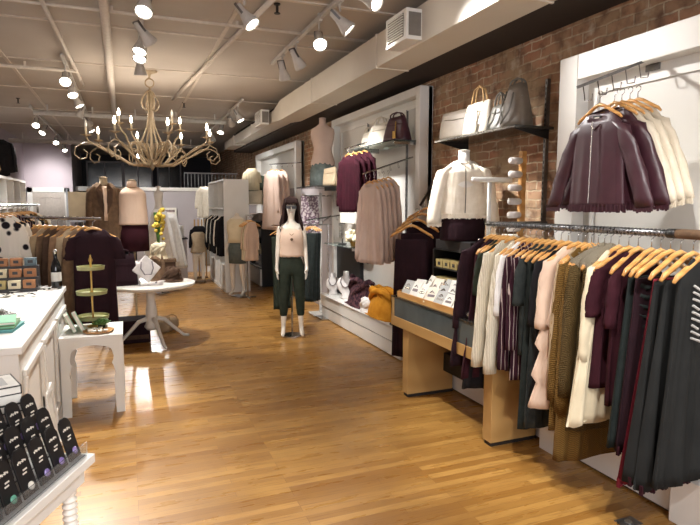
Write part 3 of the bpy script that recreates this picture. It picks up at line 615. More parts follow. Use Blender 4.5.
# ---- the long clothes rail
cr = thing('clothes_rail', 'long chrome clothes rail crowded with wooden hangers, at the right', 'clothes rail', (2.5, 3.4, 1.555))
MB().tube([(0, .12, 0), (0, -1.44, 0)], .017, 16).build('rail_tube', 'rail_metal', cr, smooth=True)
MB().tube([(0, -1.44, 0), (0, -1.9, 0)], .024, 16).build('wooden_end', 'brown_f', cr, smooth=True); MB().tube([(0, -1.40, 0), (0, -1.45, 0)], .024, 16).build('end_collar', 'black_metal', cr, smooth=True)
MB().tube([(0, .11, 0), (.55, .11, 0)], .012, 8).tube([(0, -1.88, 0), (.55, -1.88, 0)], .014, 8).build('wall_bracket', 'steel', cr, smooth=True)
m = MB()
for k in range(60): y = -.03-k*.0235; m.tube(arc((0, y, 0), .0195, 0, 2*pi, 10), .003, 4)
m.build('hook_row', 'steel', cr)
RG = [ # y, noun, material, label, kwargs
 (3.46, 'dress', 'maroon_dk', 'maroon jersey dress at the far left end of the rail', dict(L=.86, w=.24, sl=.6, hw=.34, slw=.07, spread=.06)),
 (3.41, 'dress', 'maroon_dk', 'second maroon dress from the far end of the rail', dict(L=.94, w=.24, sl=.66, hw=.34, spread=.08)),
 (3.36, 'dress', 'maroon', 'third maroon dress from the far end, beside the cream cardigans', dict(L=1.0, w=.23, hw=.33)),
 (3.31, 'skirt', 'black_f', 'long black skirt showing below the cream knit cardigan', dict(L=1.08, hw=.30)),
 (3.27, 'blouse', 'green_dk', 'olive green top pressed against the cream knit cardigan', dict(L=.75, sl=.4)),
 (3.205, 'cardigan', 'cream_knit', 'cream ribbed knit cardigan, left of the two on the rail', dict(L=.84, w=.215, sl=.88, t=.04, slw=.07, spread=.09)),
 (3.1, 'cardigan', 'cream_knit', 'cream ribbed knit cardigan, right of the two on the rail', dict(L=.86, sl=.90, t=.038, slw=.065, spread=.09)),
 (3.03, 'blouse', 'sheer', 'pale grey tie blouse just behind the striped shirts', dict(L=.7, sl=.5)),
 (2.97, 'shirt', 'stripe_f', 'maroon and white striped shirt, left of the two on the rail', dict(L=.86, sl=.85)),
 (2.91, 'shirt', 'stripe_f', 'maroon and white striped shirt, right of the two on the rail', dict(L=.90, sl=.7)),
 (2.855, 'top', 'charcoal', 'dark green grey top with short sleeves beside the striped shirts', dict(L=.72, sl=.4)),
 (2.8, 'dress', 'teal', 'long slate green dress reaching nearly to the floor on the rail', dict(L=1.19, hw=.22, folds=8)),
 (2.74, 'dress', 'denim', 'long faded grey dress just before the blush ruffled blouse', dict(L=1.16, hw=.22, folds=8)),
 (2.68, 'top', 'black_f', 'black top left of the blush ruffled blouse', dict(L=1.02, sl=.5)),
 (2.6, 'blouse', 'blush', 'blush blouse with tiered ruffles on the clothes rail', dict(L=.98, tiers=5, w=.21, hw=.24, sl=.5, t=.04)),
 (2.545, 'sweater', 'taupe', 'plain taupe sweater next to the blush ruffled blouse', dict(L=.62, sl=.8, t=.035)),
 (2.495, 'cardigan', 'mustard_knit', 'long mustard knit cardigan, left of the two', dict(L=1.08, sl=.9, t=.045, hw=.25)),
 (2.445, 'cardigan', 'mustard_knit', 'long mustard knit cardigan hanging lowest on the rail', dict(L=1.24, sl=.95, t=.042, hw=.25)),
 (2.4, 'cardigan', 'olive_knit', 'dark olive brown knit cardigan left of the fur collar', dict(L=1.05, sl=.85, t=.04)),
 (2.355, 'vest', 'olive_knit', 'olive vest with a fluffy grey fur collar', dict(L=.85)),
 (2.3, 'blouse', 'cream', 'cream crinkled blouse on the clothes rail', dict(L=.95, w=.22, sl=.6, folds=9, amp=.018, hw=.34)),
 (2.235, 'top', 'maroon', 'maroon top with wide short sleeves', dict(L=.75, w=.19, sl=.36, slw=.06, slf=1.3)),
 (2.175, 'top', 'maroon', 'maroon top beside the dark ruffled dress', dict(L=.82, w=.18, sl=.4)),
 (2.095, 'dress', 'teal', 'dark slate dress with a ruffled front', dict(L=1.0, w=.17, hw=.26, top=.13)),
 (2.04, 'dress', 'maroon_dk', 'dark maroon dress behind the navy pleated dresses', dict(L=1.0, w=.17, hw=.24, top=.13)),
 (1.985, 'dress', 'red_f', 'long deep red dress showing below the navy pleats', dict(L=1.15, w=.10, hw=.26, top=.13)),
 (1.93, 'dress', 'navy', 'dark navy pleated dress, left of the two at the near end of the rail', dict(L=1.10, w=.18, hw=.28, folds=9, amp=.02, t=.035, top=.13)),
 (1.865, 'dress', 'navy', 'dark navy pleated dress nearest the camera on the rail', dict(L=1.12, w=.18, hw=.27, folds=9, amp=.02, t=.035, top=.12)),
]
for i, (y, noun, mt, lab, kw) in enumerate(RG):
    rz = random.Random(i).uniform(-.14, .14); kw = dict(kw); kw.setdefault('t', .03); kw.setdefault('amp', .011)
    kw.setdefault('w', .205)
    if 'top' not in kw: kw['slope'] = .115
    z = 1.462
    g = garment(noun, lab, noun, (2.5, y, z), rz, mt, seed=i+11, **kw)
    hanger((2.5, y, z+.008), rz, 'honey wooden hanger holding the '+lab)
    if 'ruffled front' in lab:
        m = MB()
        for q in range(7): m.tube([(-.05, -.05, -.17-q*.05), (-.11, -.055, -.18-q*.05), (-.15, -.045, -.16-q*.05)], .016, 8)
        m.build('ruffle', 'teal', g, smooth=True)
    if 'fur collar' in lab:
        fm = MB(); rr = random.Random(4)
        for q in range(260):
            a = rr.uniform(-1, 1); px, pz = a*.17, -.03-.085*abs(a)+rr.uniform(-.03, .01); py = rr.uniform(-.035, .035)
            fm.tube([(px, py, pz), (px+rr.uniform(-.045, .045), py*2.0, pz+rr.uniform(.01, .06))], [.012, .003], 5)
        fm.tube([(-.19, 0, -.11), (-.1, 0, -.06), (0, 0, -.02), (.1, 0, -.06), (.19, 0, -.11)], .045, 10); fm.build('fur_collar', 'fur', g, smooth=True)
    if 'deep red' in lab or 'navy' in lab:
        m = MB()
        for q in range(40): u = -1+q/20; m.box(kw['hw']*u-.005, kw['hw']*u+.005, -.012+.012*sin(q), .004+.012*sin(q), -kw['L']-.028*random.Random(q).uniform(.5, 1), -kw['L']+.02)
        m.build('frayed_hem', 'red_f' if 'deep' in lab else 'maroon', g)
tg = garment('dress', 'dark pleated dress with pale grey tasselled shoulder at the near end of the rail', 'dress', (2.5, 1.80, 1.462), .05, 'navy', L=1.08, w=.19, hw=.26, folds=9, amp=.018, slope=.115)
hanger((2.5, 1.80, 1.47), .05, 'honey wooden hanger at the very near end of the rail')
m = MB()
for q in range(9): m.tube([(-.13+.0*q, -.04, -.13-q*.03), (-.10+.012*(q % 3), -.05, -.15-q*.03)], .006, 5)
m.build('tassels', 'grey_card', tg)
ft = thing('floor_outlet', 'small metal floor outlet cover in the boards at the lower right', 'floor outlet', (2.44, 2.09, 0))
MB().box(-.06, .06, -.04, .04, 0, .004).build('cover', 'steel', ft); MB().lathe([(.02, .004), (.02, .007)], 16).build('cap', 'silver', ft)

# ---- middle right: cardigans, glass shelf, bags
def stub_arm(lab, y, x0, z0, x1, z1):
    t = thing('waterfall_arm', lab, 'clothes arm', (x0, y, z0))
    MB().tube([(0, 0, 0), (x1-x0, 0, z1-z0)], .01, 6).build('arm', 'chrome', t)
    for k in range(5):
        u = .3+k*.16; x = (x1-x0)*u; z = (z1-z0)*u; MB().tube([(x, 0, z), (x, 0, z-.06), (x, -.03, z-.065), (x, -.03, z-.04)], .003, 5).build('hook', 'chrome', t)
    return t
stub_arm('chrome waterfall arm above the wine red cardigans', 6.2, 2.99, 2.52, 2.40, 2.34)
stub_arm('chrome waterfall arm just above the pink beige cardigans', 5.62, 2.99, 2.22, 2.38, 2.02)
for i in range(4):
    x = 2.42+i*.065; z = 2.27+i*.015; lab = ['wine red cardigan at the front of the stack below the glass shelf', 'wine red cardigan second in its stack', 'wine red cardigan third in its stack', 'wine red cardigan nearest the wall in its stack'][i]
    garment('cardigan', lab, 'cardigan', (x, 6.12, z), -pi/2+.25, 'wine', L=.66, w=.185, hw=.20, sl=.6, t=.03, spread=.05, slw=.05, amp=.016, seed=40+i); hanger((x, 6.12, z+.01), -pi/2+.25, sc_=.7, lab= 'tan wooden hanger holding the '+lab)
for i in range(5):
    x = 2.42+i*.055; z = 1.93+i*.012; lab = 'pink beige pleated cardigan, '+['frontmost of the five below the chrome arm', 'second of the five', 'middle one of the five', 'fourth of the five', 'nearest the wall of the five'][i]
    garment('cardigan', lab, 'cardigan', (x, 5.52, z), -pi/2+.25, 'pinkbeige', L=.86, w=.165, hw=.235, sl=.84, t=.03, spread=.08, slw=.045, folds=9, amp=.018, seed=50+i); hanger((x, 5.52, z+.012), -pi/2+.25, sc_=.7, lab= 'tan wooden hanger holding the '+lab)
gs = thing('glass_shelf', 'greenish glass shelf high on the white panel carrying two bags', 'shelf', (2.98, 5.95, 2.36))
box(-.36, 0, -.6, .62, 0, .012).build('glass_board', 'glass', gs); MB().box(-.34, 0, -.56, -.55, -.03, 0).box(-.34, 0, .55, .56, -.03, 0).build('bracket', 'chrome', gs)
bag('handbag', 'glossy dark wine handbag with a gold tag on the glass shelf', (2.79, 5.62, 2.374), -pi/2+.35, 'lth_wine', .36, .16, .27, .62, .05, trims='gold')
bag('handbag', 'soft white handbag on the glass shelf, by the wine handbag', (2.79, 6.04, 2.374), -pi/2+.3, 'lth_white', .36, .18, .25, .8, .08)
bag('handbag', 'small white bag at the far end of the glass shelf', (2.8, 6.42, 2.374), -pi/2+.3, 'lth_white', .22, .14, .2, .8, .06)
for y, lab in ((5.36, 'chrome slotted upright at the right edge of the white panel'), (5.75, 'chrome slotted upright behind the pink beige cardigans'), (6.85, 'chrome slotted upright beside the wine red cardigans')):
    u = thing('slotted_upright', lab, 'wall upright', (2.985, y, .9)); box(-.012, .012, -.012, .012, 0, 1.85).build('upright', 'steel', u)
    m = MB(); [m.box(-.0135, -.011, -.004, .004, .05+k*.06, .075+k*.06) for k in range(29)]; m.build('slot', 'black_metal', u)
# torso on dark shelf
sh = thing('wall_shelf', 'dark glass shelf carrying the headless torso in beige and grey', 'shelf', (3.03, 7.75, 1.93)); box(-.62, 0, -.5, .5, 0, .02).build('shelf_board', 'dark_glassy', sh); box(-.5, 0, -.46, -.44, -.05, 0).build('bracket', 'black_metal', sh)
bust_form('dress_form', 'headless torso high on the wall in a sheer beige top over a grey skirt', (2.66, 7.75, 2.17), -.5, 'pinkbeige', h=.74, neckmt='pinkbeige')
rings = [[(a*cos(2*pi*j/40)*(1+.04*sin(j*2.2)), a*.72*sin(2*pi*j/40)*(1+.05*sin(j*2.2)), z) for j in range(40)] for z, a in ((.36, .14), (.3, .17), (.15, .185), (0, .19))]
o = MB().loft(rings).build('pleated_skirt', 'grey_skirt', None, smooth=True); o.location = (2.66, 7.75, 1.952); o.rotation_euler = (0, 0, -.5); tag(o, 'grey green skirt on the headless torso high on the wall', 'skirt')
bag('handbag', 'small beige box bag beside the grey skirted torso', (2.62, 7.32, 1.952), -pi/2+.4, 'linen', .24, .1, .24, .95, 0)
# chain, hanging scarves, white post, hanging pants
o = thing('white_case', 'pinkish white flat case leaning on the wall beneath the wine red cardigans', 'case', (2.86, 7.0, 1.44)); MB().box(-.12, .12, -.27, .27, 0, .26).build('case_body', 'box_white', o, bevel=.01); MB().box(-.123, .123, -.272, .272, .2, .21).build('lid_seam', 'grey_card', o)
sh = thing('wall_shelf', 'glass shelf below the white case carrying chains and cream flowers', 'shelf', (3.0, 7.0, 1.14)); box(-.4, 0, -.45, .55, 0, .014).build('shelf_board', 'glass', sh); box(-.35, 0, -.4, -.38, -.04, 0).build('bracket', 'chrome', sh)
fl = thing('flower_bunch', 'bunch of cream artificial flowers on the glass shelf', 'flowers', (2.74, 6.75, 1.156)); rr = random.Random(8)
m = MB(); [m.ball((rr.uniform(-.08, .08), rr.uniform(-.1, .1), .06+rr.uniform(0, .14)), rr.uniform(.025, .045), n=8, m=5) for _ in range(16)]; m.build('blossoms', 'flower', fl, smooth=True)
MB().lathe([(.04, 0), (.05, .05), (.035, .09)], 12).build('pot', 'gold', fl, smooth=True)
cs = thing('chain_stand', 'stand of looped silver chains left of the cream flowers', 'jewellery stand', (2.72, 7.12, 1.156)); MB().tube([(0, 0, 0), (0, 0, .28)], .008).tube([(0, -.09, .28), (0, .09, .28)], .008).lathe([(.06, 0), (.06, .01)], 16).build('stand', 'black_metal', cs)
for k in range(5): MB().tube([(-.01, -.08+k*.04, .28), (-.014, -.085+k*.04, .15), (-.01, -.07+k*.04, .08), (-.006, -.06+k*.04, .15), (-.01, -.06+k*.04, .28)], .005, 5).build('chain', 'silver', cs)
sr = thing('scarf_rack', 'white post rack with hooks holding printed scarves behind the long haired mannequin', 'rack', (2.72, 8.05, .02))
MB().tube([(0, 0, 0), (0, 0, 1.85)], .022, 10).box(-.15, .15, -.15, .15, 0, .02).build('post', 'white_metal', sr, smooth=False); MB().tube([(-.25, 0, 1.8), (.2, 0, 1.8)], .01).tube([(-.2, -.1, 1.25), (.2, .1, 1.5)], .01).build('arm', 'chrome', sr)
for i, (x, y, l_, lab) in enumerate(((2.55, 8.1, .75, 'long printed mauve scarf hanging left on the white rack'), (2.62, 8.05, .7, 'long printed mauve scarf hanging in the middle of the white rack'), (2.48, 8.05, .9, 'long dark printed scarf hanging farthest left behind the mannequin'))):
    garment('hanging_scarf', lab, 'scarf', (x, y, 1.83), -.5, 'scarf_hang', L=l_, w=.06, hw=.09, t=.02, top=.0001+.01, folds=3, amp=.012, seed=i)
for i in range(4):
    x = 2.37+i*.035; lab = ['dark grey green trousers frontmost beside the mannequin', 'dark grey green trousers second on the side arm', 'dark green trousers third on the side arm', 'dark green trousers nearest the wall on the side arm'][i]
    garment('trousers', lab, 'trousers', (x, 7.5+i*.03, 1.38), -pi/2+.9, 'charcoal' if i % 2 else 'teal', L=1.05, w=.10, hw=.075, t=.025, top=.09, folds=3, seed=60+i); hanger((x, 7.5+i*.03, 1.385), -pi/2+.9, 'small brown wooden hanger above the '+lab, sc_=.55)
stub_arm('chrome arm carrying the grey green trousers beside the mannequin', 7.52, 2.99, 1.56, 2.32, 1.47)
for i in range(3):
    lab = 'dark olive trousers hanging behind the mannequin, '+['front', 'middle', 'rear'][i]+' of three'
    garment('trousers', lab, 'trousers', (1.98+i*.07, 7.75+i*.03, 1.32), -.3, 'green_dk', L=1.12, w=.09, hw=.07, t=.025, top=.08, folds=3, seed=160+i); hanger((1.98+i*.07, 7.75+i*.03, 1.325), -.3, 'brown hanger holding the '+lab, sc_=.5)
tr_ = thing('trouser_rail', 'low chrome rail of olive trousers behind the mannequin', 'rail', (1.9, 7.78, 0)); MB().tube([(0, .0, 1.40), (.9, 0, 1.40)], .01).tube([(.85, 0, .02), (.85, 0, 1.40)], .014).box(.7, 1.0, -.15, .15, 0, .02).build('rail', 'chrome', tr_)
# dark backing behind busts
tag(box(2.93, 2.985, 7.0, 7.9, .362, 1.12).build('backing_board', 'black_trim'), 'black backing board behind the two necklace busts', 'board')
def neck_bust(lab, loc, rz, s=1, mt='bust_white', chain='bead'):
    t = thing('necklace_bust', lab, 'necklace bust', loc, rz)
    rings = [[(a*s*cos(2*pi*j/20), b*s*sin(2*pi*j/20)+y*s, z*s) for j in range(20)] for a, b, y, z in ((.07, .05, .03, 0), (.075, .045, .02, .02), (.05, .03, .02, .06), (.105, .035, .0, .13), (.12, .035, .02, .2), (.09, .035, .035, .25), (.04, .035, .04, .28), (.035, .032, .04, .34))]
    MB().loft(rings).build('bust', mt, t, smooth=True)
    MB().tube([(-.05*s, .01*s, .27*s), (-.065*s, -.02*s, .22*s), (-.035*s, -.04*s, .165*s), (0, -.045*s, .15*s), (.035*s, -.04*s, .165*s), (.065*s, -.02*s, .22*s), (.05*s, .01*s, .27*s)], .007*s, 6).build('necklace', chain, t, smooth=True)
    return t
neck_bust('white necklace bust on the marble platform, left of the two', (2.80, 7.72, .362), -.5, .95); neck_bust('white necklace bust on the marble platform, next to the mauve scarf', (2.84, 7.3, .362), -.5, 1.15)
def heap(name, lab, loc, rz, mt, sx, sy, sz, seed, n=14, fr=True):
    t = thing(name, lab, 'scarf', loc, rz); rr = random.Random(seed); nx, ny = 34, 30; vs = []; fs = []
    fa = [(rr.uniform(3, 9), rr.uniform(3, 9), rr.uniform(0, 6)) for _ in range(6)]
    for i in range(nx):
        for j in range(ny):
            u = -1+2*i/(nx-1); v = -1+2*j/(ny-1); r = min(1, sqrt(u*u+v*v)); h = max(0, 1-r**2.2)
            q = sum(sin(a*u+b*v+c) for a, b, c in fa)/6
            sq = 1-.25*(abs(u)*abs(v)); vs.append((sx*u*sq*(1+.05*q), sy*v*sq*(1+.05*q), .006+sz*h*(1+.35*q)+.02*abs(q)*(r < .98)))
    for i in range(nx-1):
        for j in range(ny-1): a = i*ny+j; fs.append((a, a+1, a+ny+1, a+ny))
    n0 = len(vs); vs += [(x, y, .001) for x, y, z in vs[:]]; edge = [(i, 0) for i in range(nx)]+[(nx-1, j) for j in range(1, ny)]+[(i, ny-1) for i in range(nx-2, -1, -1)]+[(0, j) for j in range(ny-2, 0, -1)]
    for k in range(len(edge)): a = edge[k][0]*ny+edge[k][1]; b = edge[(k+1) % len(edge)][0]*ny+edge[(k+1) % len(edge)][1]; fs.append((a, b, b+n0, a+n0))
    MB().add(vs, fs).build('cloth', mt, t, smooth=True)
    m = MB()
    for k in range(5):
        a = rr.uniform(0, 6.28); p = [(sx*.75*cos(a+q*.5)*(1-.1*q), sy*.75*sin(a+q*.5), sz*(.25+.75*sin(min(q, 5)/5*pi*.8))+.02) for q in range(6)]; m.tube(p, [.012, .03, .035, .035, .03, .012], 8)
    m.build('fold_rolls', mt, t, smooth=True)
    return t
heap('scarf', 'mauve printed scarf draped in a slope on the marble platform', (2.84, 6.72, .362), .0, 'scarf_print', .15, .44, .34, 2)
heap('scarf', 'mustard yellow knotted scarf heaped on the marble platform', (2.81, 5.98, .362), 0, 'mustard', .16, .40, .30, 5)
heap('scarf', 'small pale grey scarf between the mauve and the mustard scarves', (2.74, 6.35, .362), 0, 'sheer', .07, .14, .12, 9)
o = thing('dark_tray', 'thin dark tray at the near end of the marble platform', 'tray', (2.80, 5.42, .362)); box(-.12, .12, -.13, .13, 0, .02).build('tray', 'black_metal', o, bevel=.004); box(-.11, .11, -.12, .12, .02, .024).build('tray_mat', 'dark_glassy', o)

# ------------------------------------------------------------------ mannequins
def skin(name, pts, edges, rad, m, parent, sub=2, label=None):
    me = bpy.data.meshes.new(name); me.from_pydata(pts, edges, []); o = bpy.data.objects.new(name+'_tmp', me); COL.objects.link(o)
    md = o.modifiers.new('skin', 'SKIN'); md.use_smooth_shade = True
    sv = me.skin_vertices[0].data
    for i, r in enumerate(rad): sv[i].radius = (r, r) if not isinstance(r, tuple) else r; sv[i].use_root = (i == 0)
    sb = o.modifiers.new('sub', 'SUBSURF'); sb.levels = sub; sb.render_levels = sub
    bpy.context.view_layer.update(); dg = bpy.context.evaluated_depsgraph_get(); nm = bpy.data.meshes.new_from_object(o.evaluated_get(dg)); bpy.data.objects.remove(o)
    nm.materials.clear(); nm.materials.append(M[m]); r = bpy.data.objects.new(name, nm); COL.objects.link(r); nm.polygons.foreach_set('use_smooth', [True]*len(nm.polygons)); r.parent = parent
    return r
def limbs(head=True):
    P = {}; E = []; Rr = {}
    def p(k, x, y, z, r, par=None): P[k] = (x, y, z); Rr[k] = r; (E.append((par, k)) if par else None)
    p('pelvis', 0, 0, .92, (.125, .09)); p('waist', 0, .0, 1.10, (.09, .07), 'pelvis'); p('chest', 0, -.01, 1.28, (.125, .085), 'waist'); p('upchest', 0, .005, 1.40, (.105, .058), 'chest'); p('neck', 0, .01, 1.47, .045, 'upchest'); p('nk2', 0, .0, 1.53, .042, 'neck')
    if head: p('jaw', 0, -.03, 1.585, (.056, .055), 'nk2'); p('skull', 0, -.005, 1.67, (.072, .085), 'jaw'); p('crown', 0, 0, 1.73, .045, 'skull')
    for s, n in ((-1, 'l'), (1, 'r')):
        p(n+'sh', s*.145, .01, 1.395, .042, 'upchest'); p(n+'el', s*.172, .02, 1.13, .032, n+'sh'); p(n+'wr', s*.188, -.03, .90, .022, n+'el'); p(n+'palm', s*.19, -.045, .85, (.017, .032), n+'wr')
        for q in range(4): p(n+'f%da' % q, s*(.188-.004*q), -.075+.018*q, .80, .009, n+'palm'); p(n+'f%db' % q, s*(.18-.003*q), -.085+.018*q, .765, .0085, n+'f%da' % q); p(n+'f%dc' % q, s*.168, -.085+.018*q, .735+.006*abs(q-1), .0075, n+'f%db' % q)
        p(n+'th1', s*.172, -.085, .845, .010, n+'palm'); p(n+'th2', s*.164, -.10, .81, .008, n+'th1')
        p(n+'hip', s*.085, 0, .86, .085, 'pelvis'); p(n+'kn', s*.10, -.02, .49, .052, n+'hip'); p(n+'calf', s*.105, .005, .36, .047, n+'kn'); p(n+'an', s*.115, .02, .10, .029, n+'calf'); p(n+'ft', s*.12, -.05, .045, .03, n+'an'); p(n+'toe', s*.128, -.115, .022, .02, n+'ft')
    ks = list(P); ix = {k: i for i, k in enumerate(ks)}
    return [P[k] for k in ks], [(ix[a], ix[b]) for a, b in E], [Rr[k] for k in ks], ix
pts, ed, rad, ix = limbs()
mq = thing('mannequin', 'white standing mannequin with long dark hair in a peach top and dark green leggings', 'mannequin', (1.93, 6.86, .012), -.25)
skin('body', pts, ed, rad, 'mannequin', mq)
m = MB(); rr = random.Random(5)
for k in range(64):
    a = rr.uniform(-.10*pi, 1.10*pi); x, y = cos(a), sin(a); z1 = rr.uniform(1.33, 1.46) if y < .5 else rr.uniform(1.3, 1.4)
    m.tube([(x*.02, .0+y*.03, 1.772), (x*.07, y*.07+.0, 1.745), (x*.092, y*.10, 1.66), (x*.098, y*.09+.01, 1.56), (x*.125+rr.uniform(-.015, .015), y*.085-.02*(y < .3), 1.45), (x*.135+rr.uniform(-.02, .02), y*.09-.04*(y < .3), z1)], [.012, .018, .018, .017, .015, .004], 6)
for k in range(9): x = -.065+k*.0163; m.tube([(x*.3, -.02, 1.775), (x*.8, -.075, 1.755), (x*1.1, -.1, 1.70), (x*1.2, -.098, 1.672)], [.012, .014, .011, .004], 6)
m.build('hair', 'hair', mq, smooth=True)
MB().box(-.066, -.007, -.112, -.098, 1.628, 1.664).box(.007, .066, -.112, -.098, 1.628, 1.664).box(-.01, .01, -.108, -.1, 1.655, 1.66).build('dark_eyes', 'black_trim', mq, bevel=.006)
MB().loft([[(.012, -.09, 1.652), (-.012, -.09, 1.652), (0, -.1, 1.652)], [(.014, -.09, 1.612), (-.014, -.09, 1.612), (0, -.117, 1.614)]]).build('nose', 'mannequin', mq)
MB().ball((0, -.086, 1.586), .022, .012, .007).build('lips', 'pinkbeige', mq, smooth=True)
rings = [[(a*cos(2*pi*j/32), b*sin(2*pi*j/32)+y, z+.01*sin(j*1.6)*(z < 1.05)) for j in range(32)] for z, a, b, y in ((1.40, .105, .06, .0), (1.37, .135, .082, .0), (1.32, .142, .10, -.01), (1.26, .150, .118, -.018), (1.18, .145, .105, -.008), (1.12, .146, .105, 0), (1.06, .152, .11, 0), (1.03, .156, .112, 0))]
MB().loft(rings).build('sleeveless_top', 'blush', mq, smooth=True)
MB().tube([(-.08, -.02, 1.41), (-.05, -.085, 1.34), (0, -.125, 1.30), (.05, -.085, 1.34), (.08, -.02, 1.41)], .004, 5).ball((0, -.142, 1.25), .018, .008, .018).build('pendant', 'brown_f', mq, smooth=True)
lg = {k: i for i, k in enumerate(['pelvis', 'lhip', 'lkn', 'lcalf', 'le', 'rhip', 'rkn', 'rcalf', 're', 'w'])}
skin('leggings', [(0, 0, .92), (-.085, 0, .86), (-.10, -.02, .49), (-.105, .005, .36), (-.112, .017, .245), (.085, 0, .86), (.10, -.02, .49), (.105, .005, .36), (.112, .017, .245), (0, 0, 1.07)],
     [(0, 1), (1, 2), (2, 3), (3, 4), (0, 5), (5, 6), (6, 7), (7, 8), (0, 9)], [(.155, .112), .102, .066, .060, .048, .102, .066, .060, .048, (.128, .095)], 'green_dk', mq)
st = MB().tube([(0, .12, 0), (0, .10, .5)], .012, 8).lathe([(.15, -.010), (.15, 0), (.12, .006)], 24, (0, .06, 0)).build('support_stand', 'chrome', mq)
# headless mannequin, farther
pts, ed, rad, ix = limbs(False)
m2 = thing('mannequin', 'headless mannequin in a cream top and grey skirt beside the tall white cubbies', 'mannequin', (1.88, 10.35, .012), -.7)
skin('body', pts, ed, rad, 'mannequin', m2, 2)
MB().loft([[(a*cos(2*pi*j/28)*(1+.03*sin(j*3)), b*sin(2*pi*j/28), z) for j in range(28)] for z, a, b in ((1.42, .13, .07), (1.36, .2, .1), (1.2, .2, .12), (1.08, .17, .11), (.98, .18, .12))]).build('cream_top', 'cream', m2, smooth=True)
MB().loft([[(a*cos(2*pi*j/28), b*sin(2*pi*j/28), z) for j in range(28)] for z, a, b in ((1.0, .14, .1), (.88, .178, .13), (.6, .17, .125))]).build('grey_skirt', 'grey_skirt', m2, smooth=True)
MB().lathe([(.14, -.011), (.14, -.002)], 20).build('stand_base', 'chrome', m2)
# small headless one at the back
m3 = thing('mannequin', 'small half mannequin on legs by the wooden hangers at the far end of the cubbies', 'mannequin', (1.42, 12.4, .0), -.2)
skin('legs', [(0, 0, .72), (-.07, 0, .6), (-.08, 0, .34), (-.085, 0, .06), (.07, 0, .6), (.08, 0, .34), (.085, 0, .06)], [(0, 1), (1, 2), (2, 3), (0, 4), (4, 5), (5, 6)], [.1, .075, .05, .035, .075, .05, .035], 'mannequin', m3)
MB().loft([[(a*cos(2*pi*j/24), a*.65*sin(2*pi*j/24), z) for j in range(24)] for z, a in ((1.1, .09), (1.05, .15), (.85, .13), (.7, .17), (.66, .17))]).build('beige_top', 'linen', m3, smooth=True)
MB().box(-.12, .12, -.12, .12, 0, .03).build('base', 'brown_f', m3)

# ---- far right: racks on the lit panel
stub_arm('dark arm on the lit far panel carrying the long blush dresses', 9.9, 2.99, 2.45, 2.4, 2.40)
for i in range(3):
    x = 2.42+i*.09; lab = ['long blush ruffled dress frontmost on the lit far panel', 'long blush dress in the middle on the lit far panel', 'long blush dress nearest the wall on the lit far panel'][i]
    garment('dress', lab, 'dress', (x, 9.85, 2.30), -pi/2+.4, 'pinkbeige', L=1.05, w=.19, hw=.30, sl=.75 if i == 0 else 0, t=.035, folds=7, amp=.02, seed=70+i); hanger((x, 9.85, 2.31), -pi/2+.4, sc_=.7, lab= 'pale hanger holding the '+lab)
sh = thing('wall_shelf', 'white shelf under the yellow top and olive jacket on the far panel', 'shelf', (3.03, 11.2, 1.68)); box(-.85, 0, -.6, .6, 0, .02).build('shelf_board', 'white_paint', sh); box(-.4, 0, -.02, .02, -.1, 0).build('bracket', 'chrome', sh)
garment('blouse', 'pale yellow blouse hanging with a cream bag before it on the far panel', 'blouse', (2.36, 11.25, 2.42), -.6, 'cream', L=.44, w=.15, sl=.3, seed=80); bag('handbag', 'cream flap bag in front of the pale yellow blouse', (2.38, 11.05, 1.70), -.6, 'lth_cream', .3, .12, .26, .95, 0)
garment('jacket', 'dark olive jacket behind the cream flap bag on the far panel', 'jacket', (2.64, 11.6, 2.30), -.7, 'green_dk', L=.58, w=.24, sl=.5, t=.08, seed=81)
rk = thing('side_rack', 'small chrome rack of cream tops beside the headless mannequin', 'clothes rack', (2.0, 9.75, 0)); MB().tube([(0, -.25, 1.50), (0, .35, 1.50)], .012).tube([(0, .3, .02), (0, .3, 1.50)], .012).tube([(-.15, .3, .015), (.15, .3, .015)], .014).tube([(0, .1, .015), (0, .45, .015)], .014).build('rack_frame', 'chrome', rk)
for i in range(5):
    lab = 'cream blush top on the small chrome rack, '+['nearest the camera', 'second from the camera', 'middle one', 'fourth from the camera', 'farthest from the camera'][i]
    garment('top', lab, 'top', (1.99, 9.60+i*.07, 1.41), .35, ['blush', 'cream', 'taupe', 'cream', 'blush'][i], L=.68, w=.11, hw=.14, sl=.5, slw=.035, folds=8, amp=.016, seed=90+i); hanger((1.99, 9.60+i*.07, 1.415), .35, 'brown hanger holding the '+lab, sc_=.85)
su = thing('shelf_unit', 'low black shelf unit of glassware and cream folded clothes behind the mannequin', 'shelf unit', (2.74, 11.9, 0))
[box(-.2, .13, a, a+.02, 0, 1.36).build('side_panel', 'black_metal', su) for a in (-.62, .6)]
for z in (.02, .38, .66, 1.0, 1.34): box(-.2, .13, -.6, .6, z, z+.02).build('unit_shelf', 'dark_glassy' if z > .1 else 'white_paint', su)
box(-.24, -.2, -.62, .62, .02, .36).build('front_plinth', 'white_paint', su)
rr = random.Random(12)
for k in range(6):
    o = thing('folded_sweater', 'folded cream clothes on the black shelf unit, '+['nearest', 'second', 'third', 'fourth', 'fifth', 'farthest'][k]+' stack from the camera', 'folded clothes', (2.64, 11.4+k*.19, .681), 0, 'folded cream clothes in the shelf unit'); [MB().at((0, 0, .03*q)).cbox((0, 0, .015), .24, .15, .028).build('fold', 'cream', o, bevel=.012) for q in range(3+(k % 3))]
for k in range(6):
    o = thing('glass_jar', 'glass jar on the black shelf unit, '+['nearest', 'second', 'third', 'fourth', 'fifth', 'farthest'][k]+' from the camera', 'jar', (2.64, 11.42+k*.18, 1.02), 0, 'glass jars in the shelf unit'); MB().lathe([(.04, 0), (.05, .06), (.04, .12), (.03, .13)], 14).build('jar_body', 'grey_card', o, smooth=True); MB().ball((0, 0, .15), .02).build('stopper', 'silver', o, smooth=True)
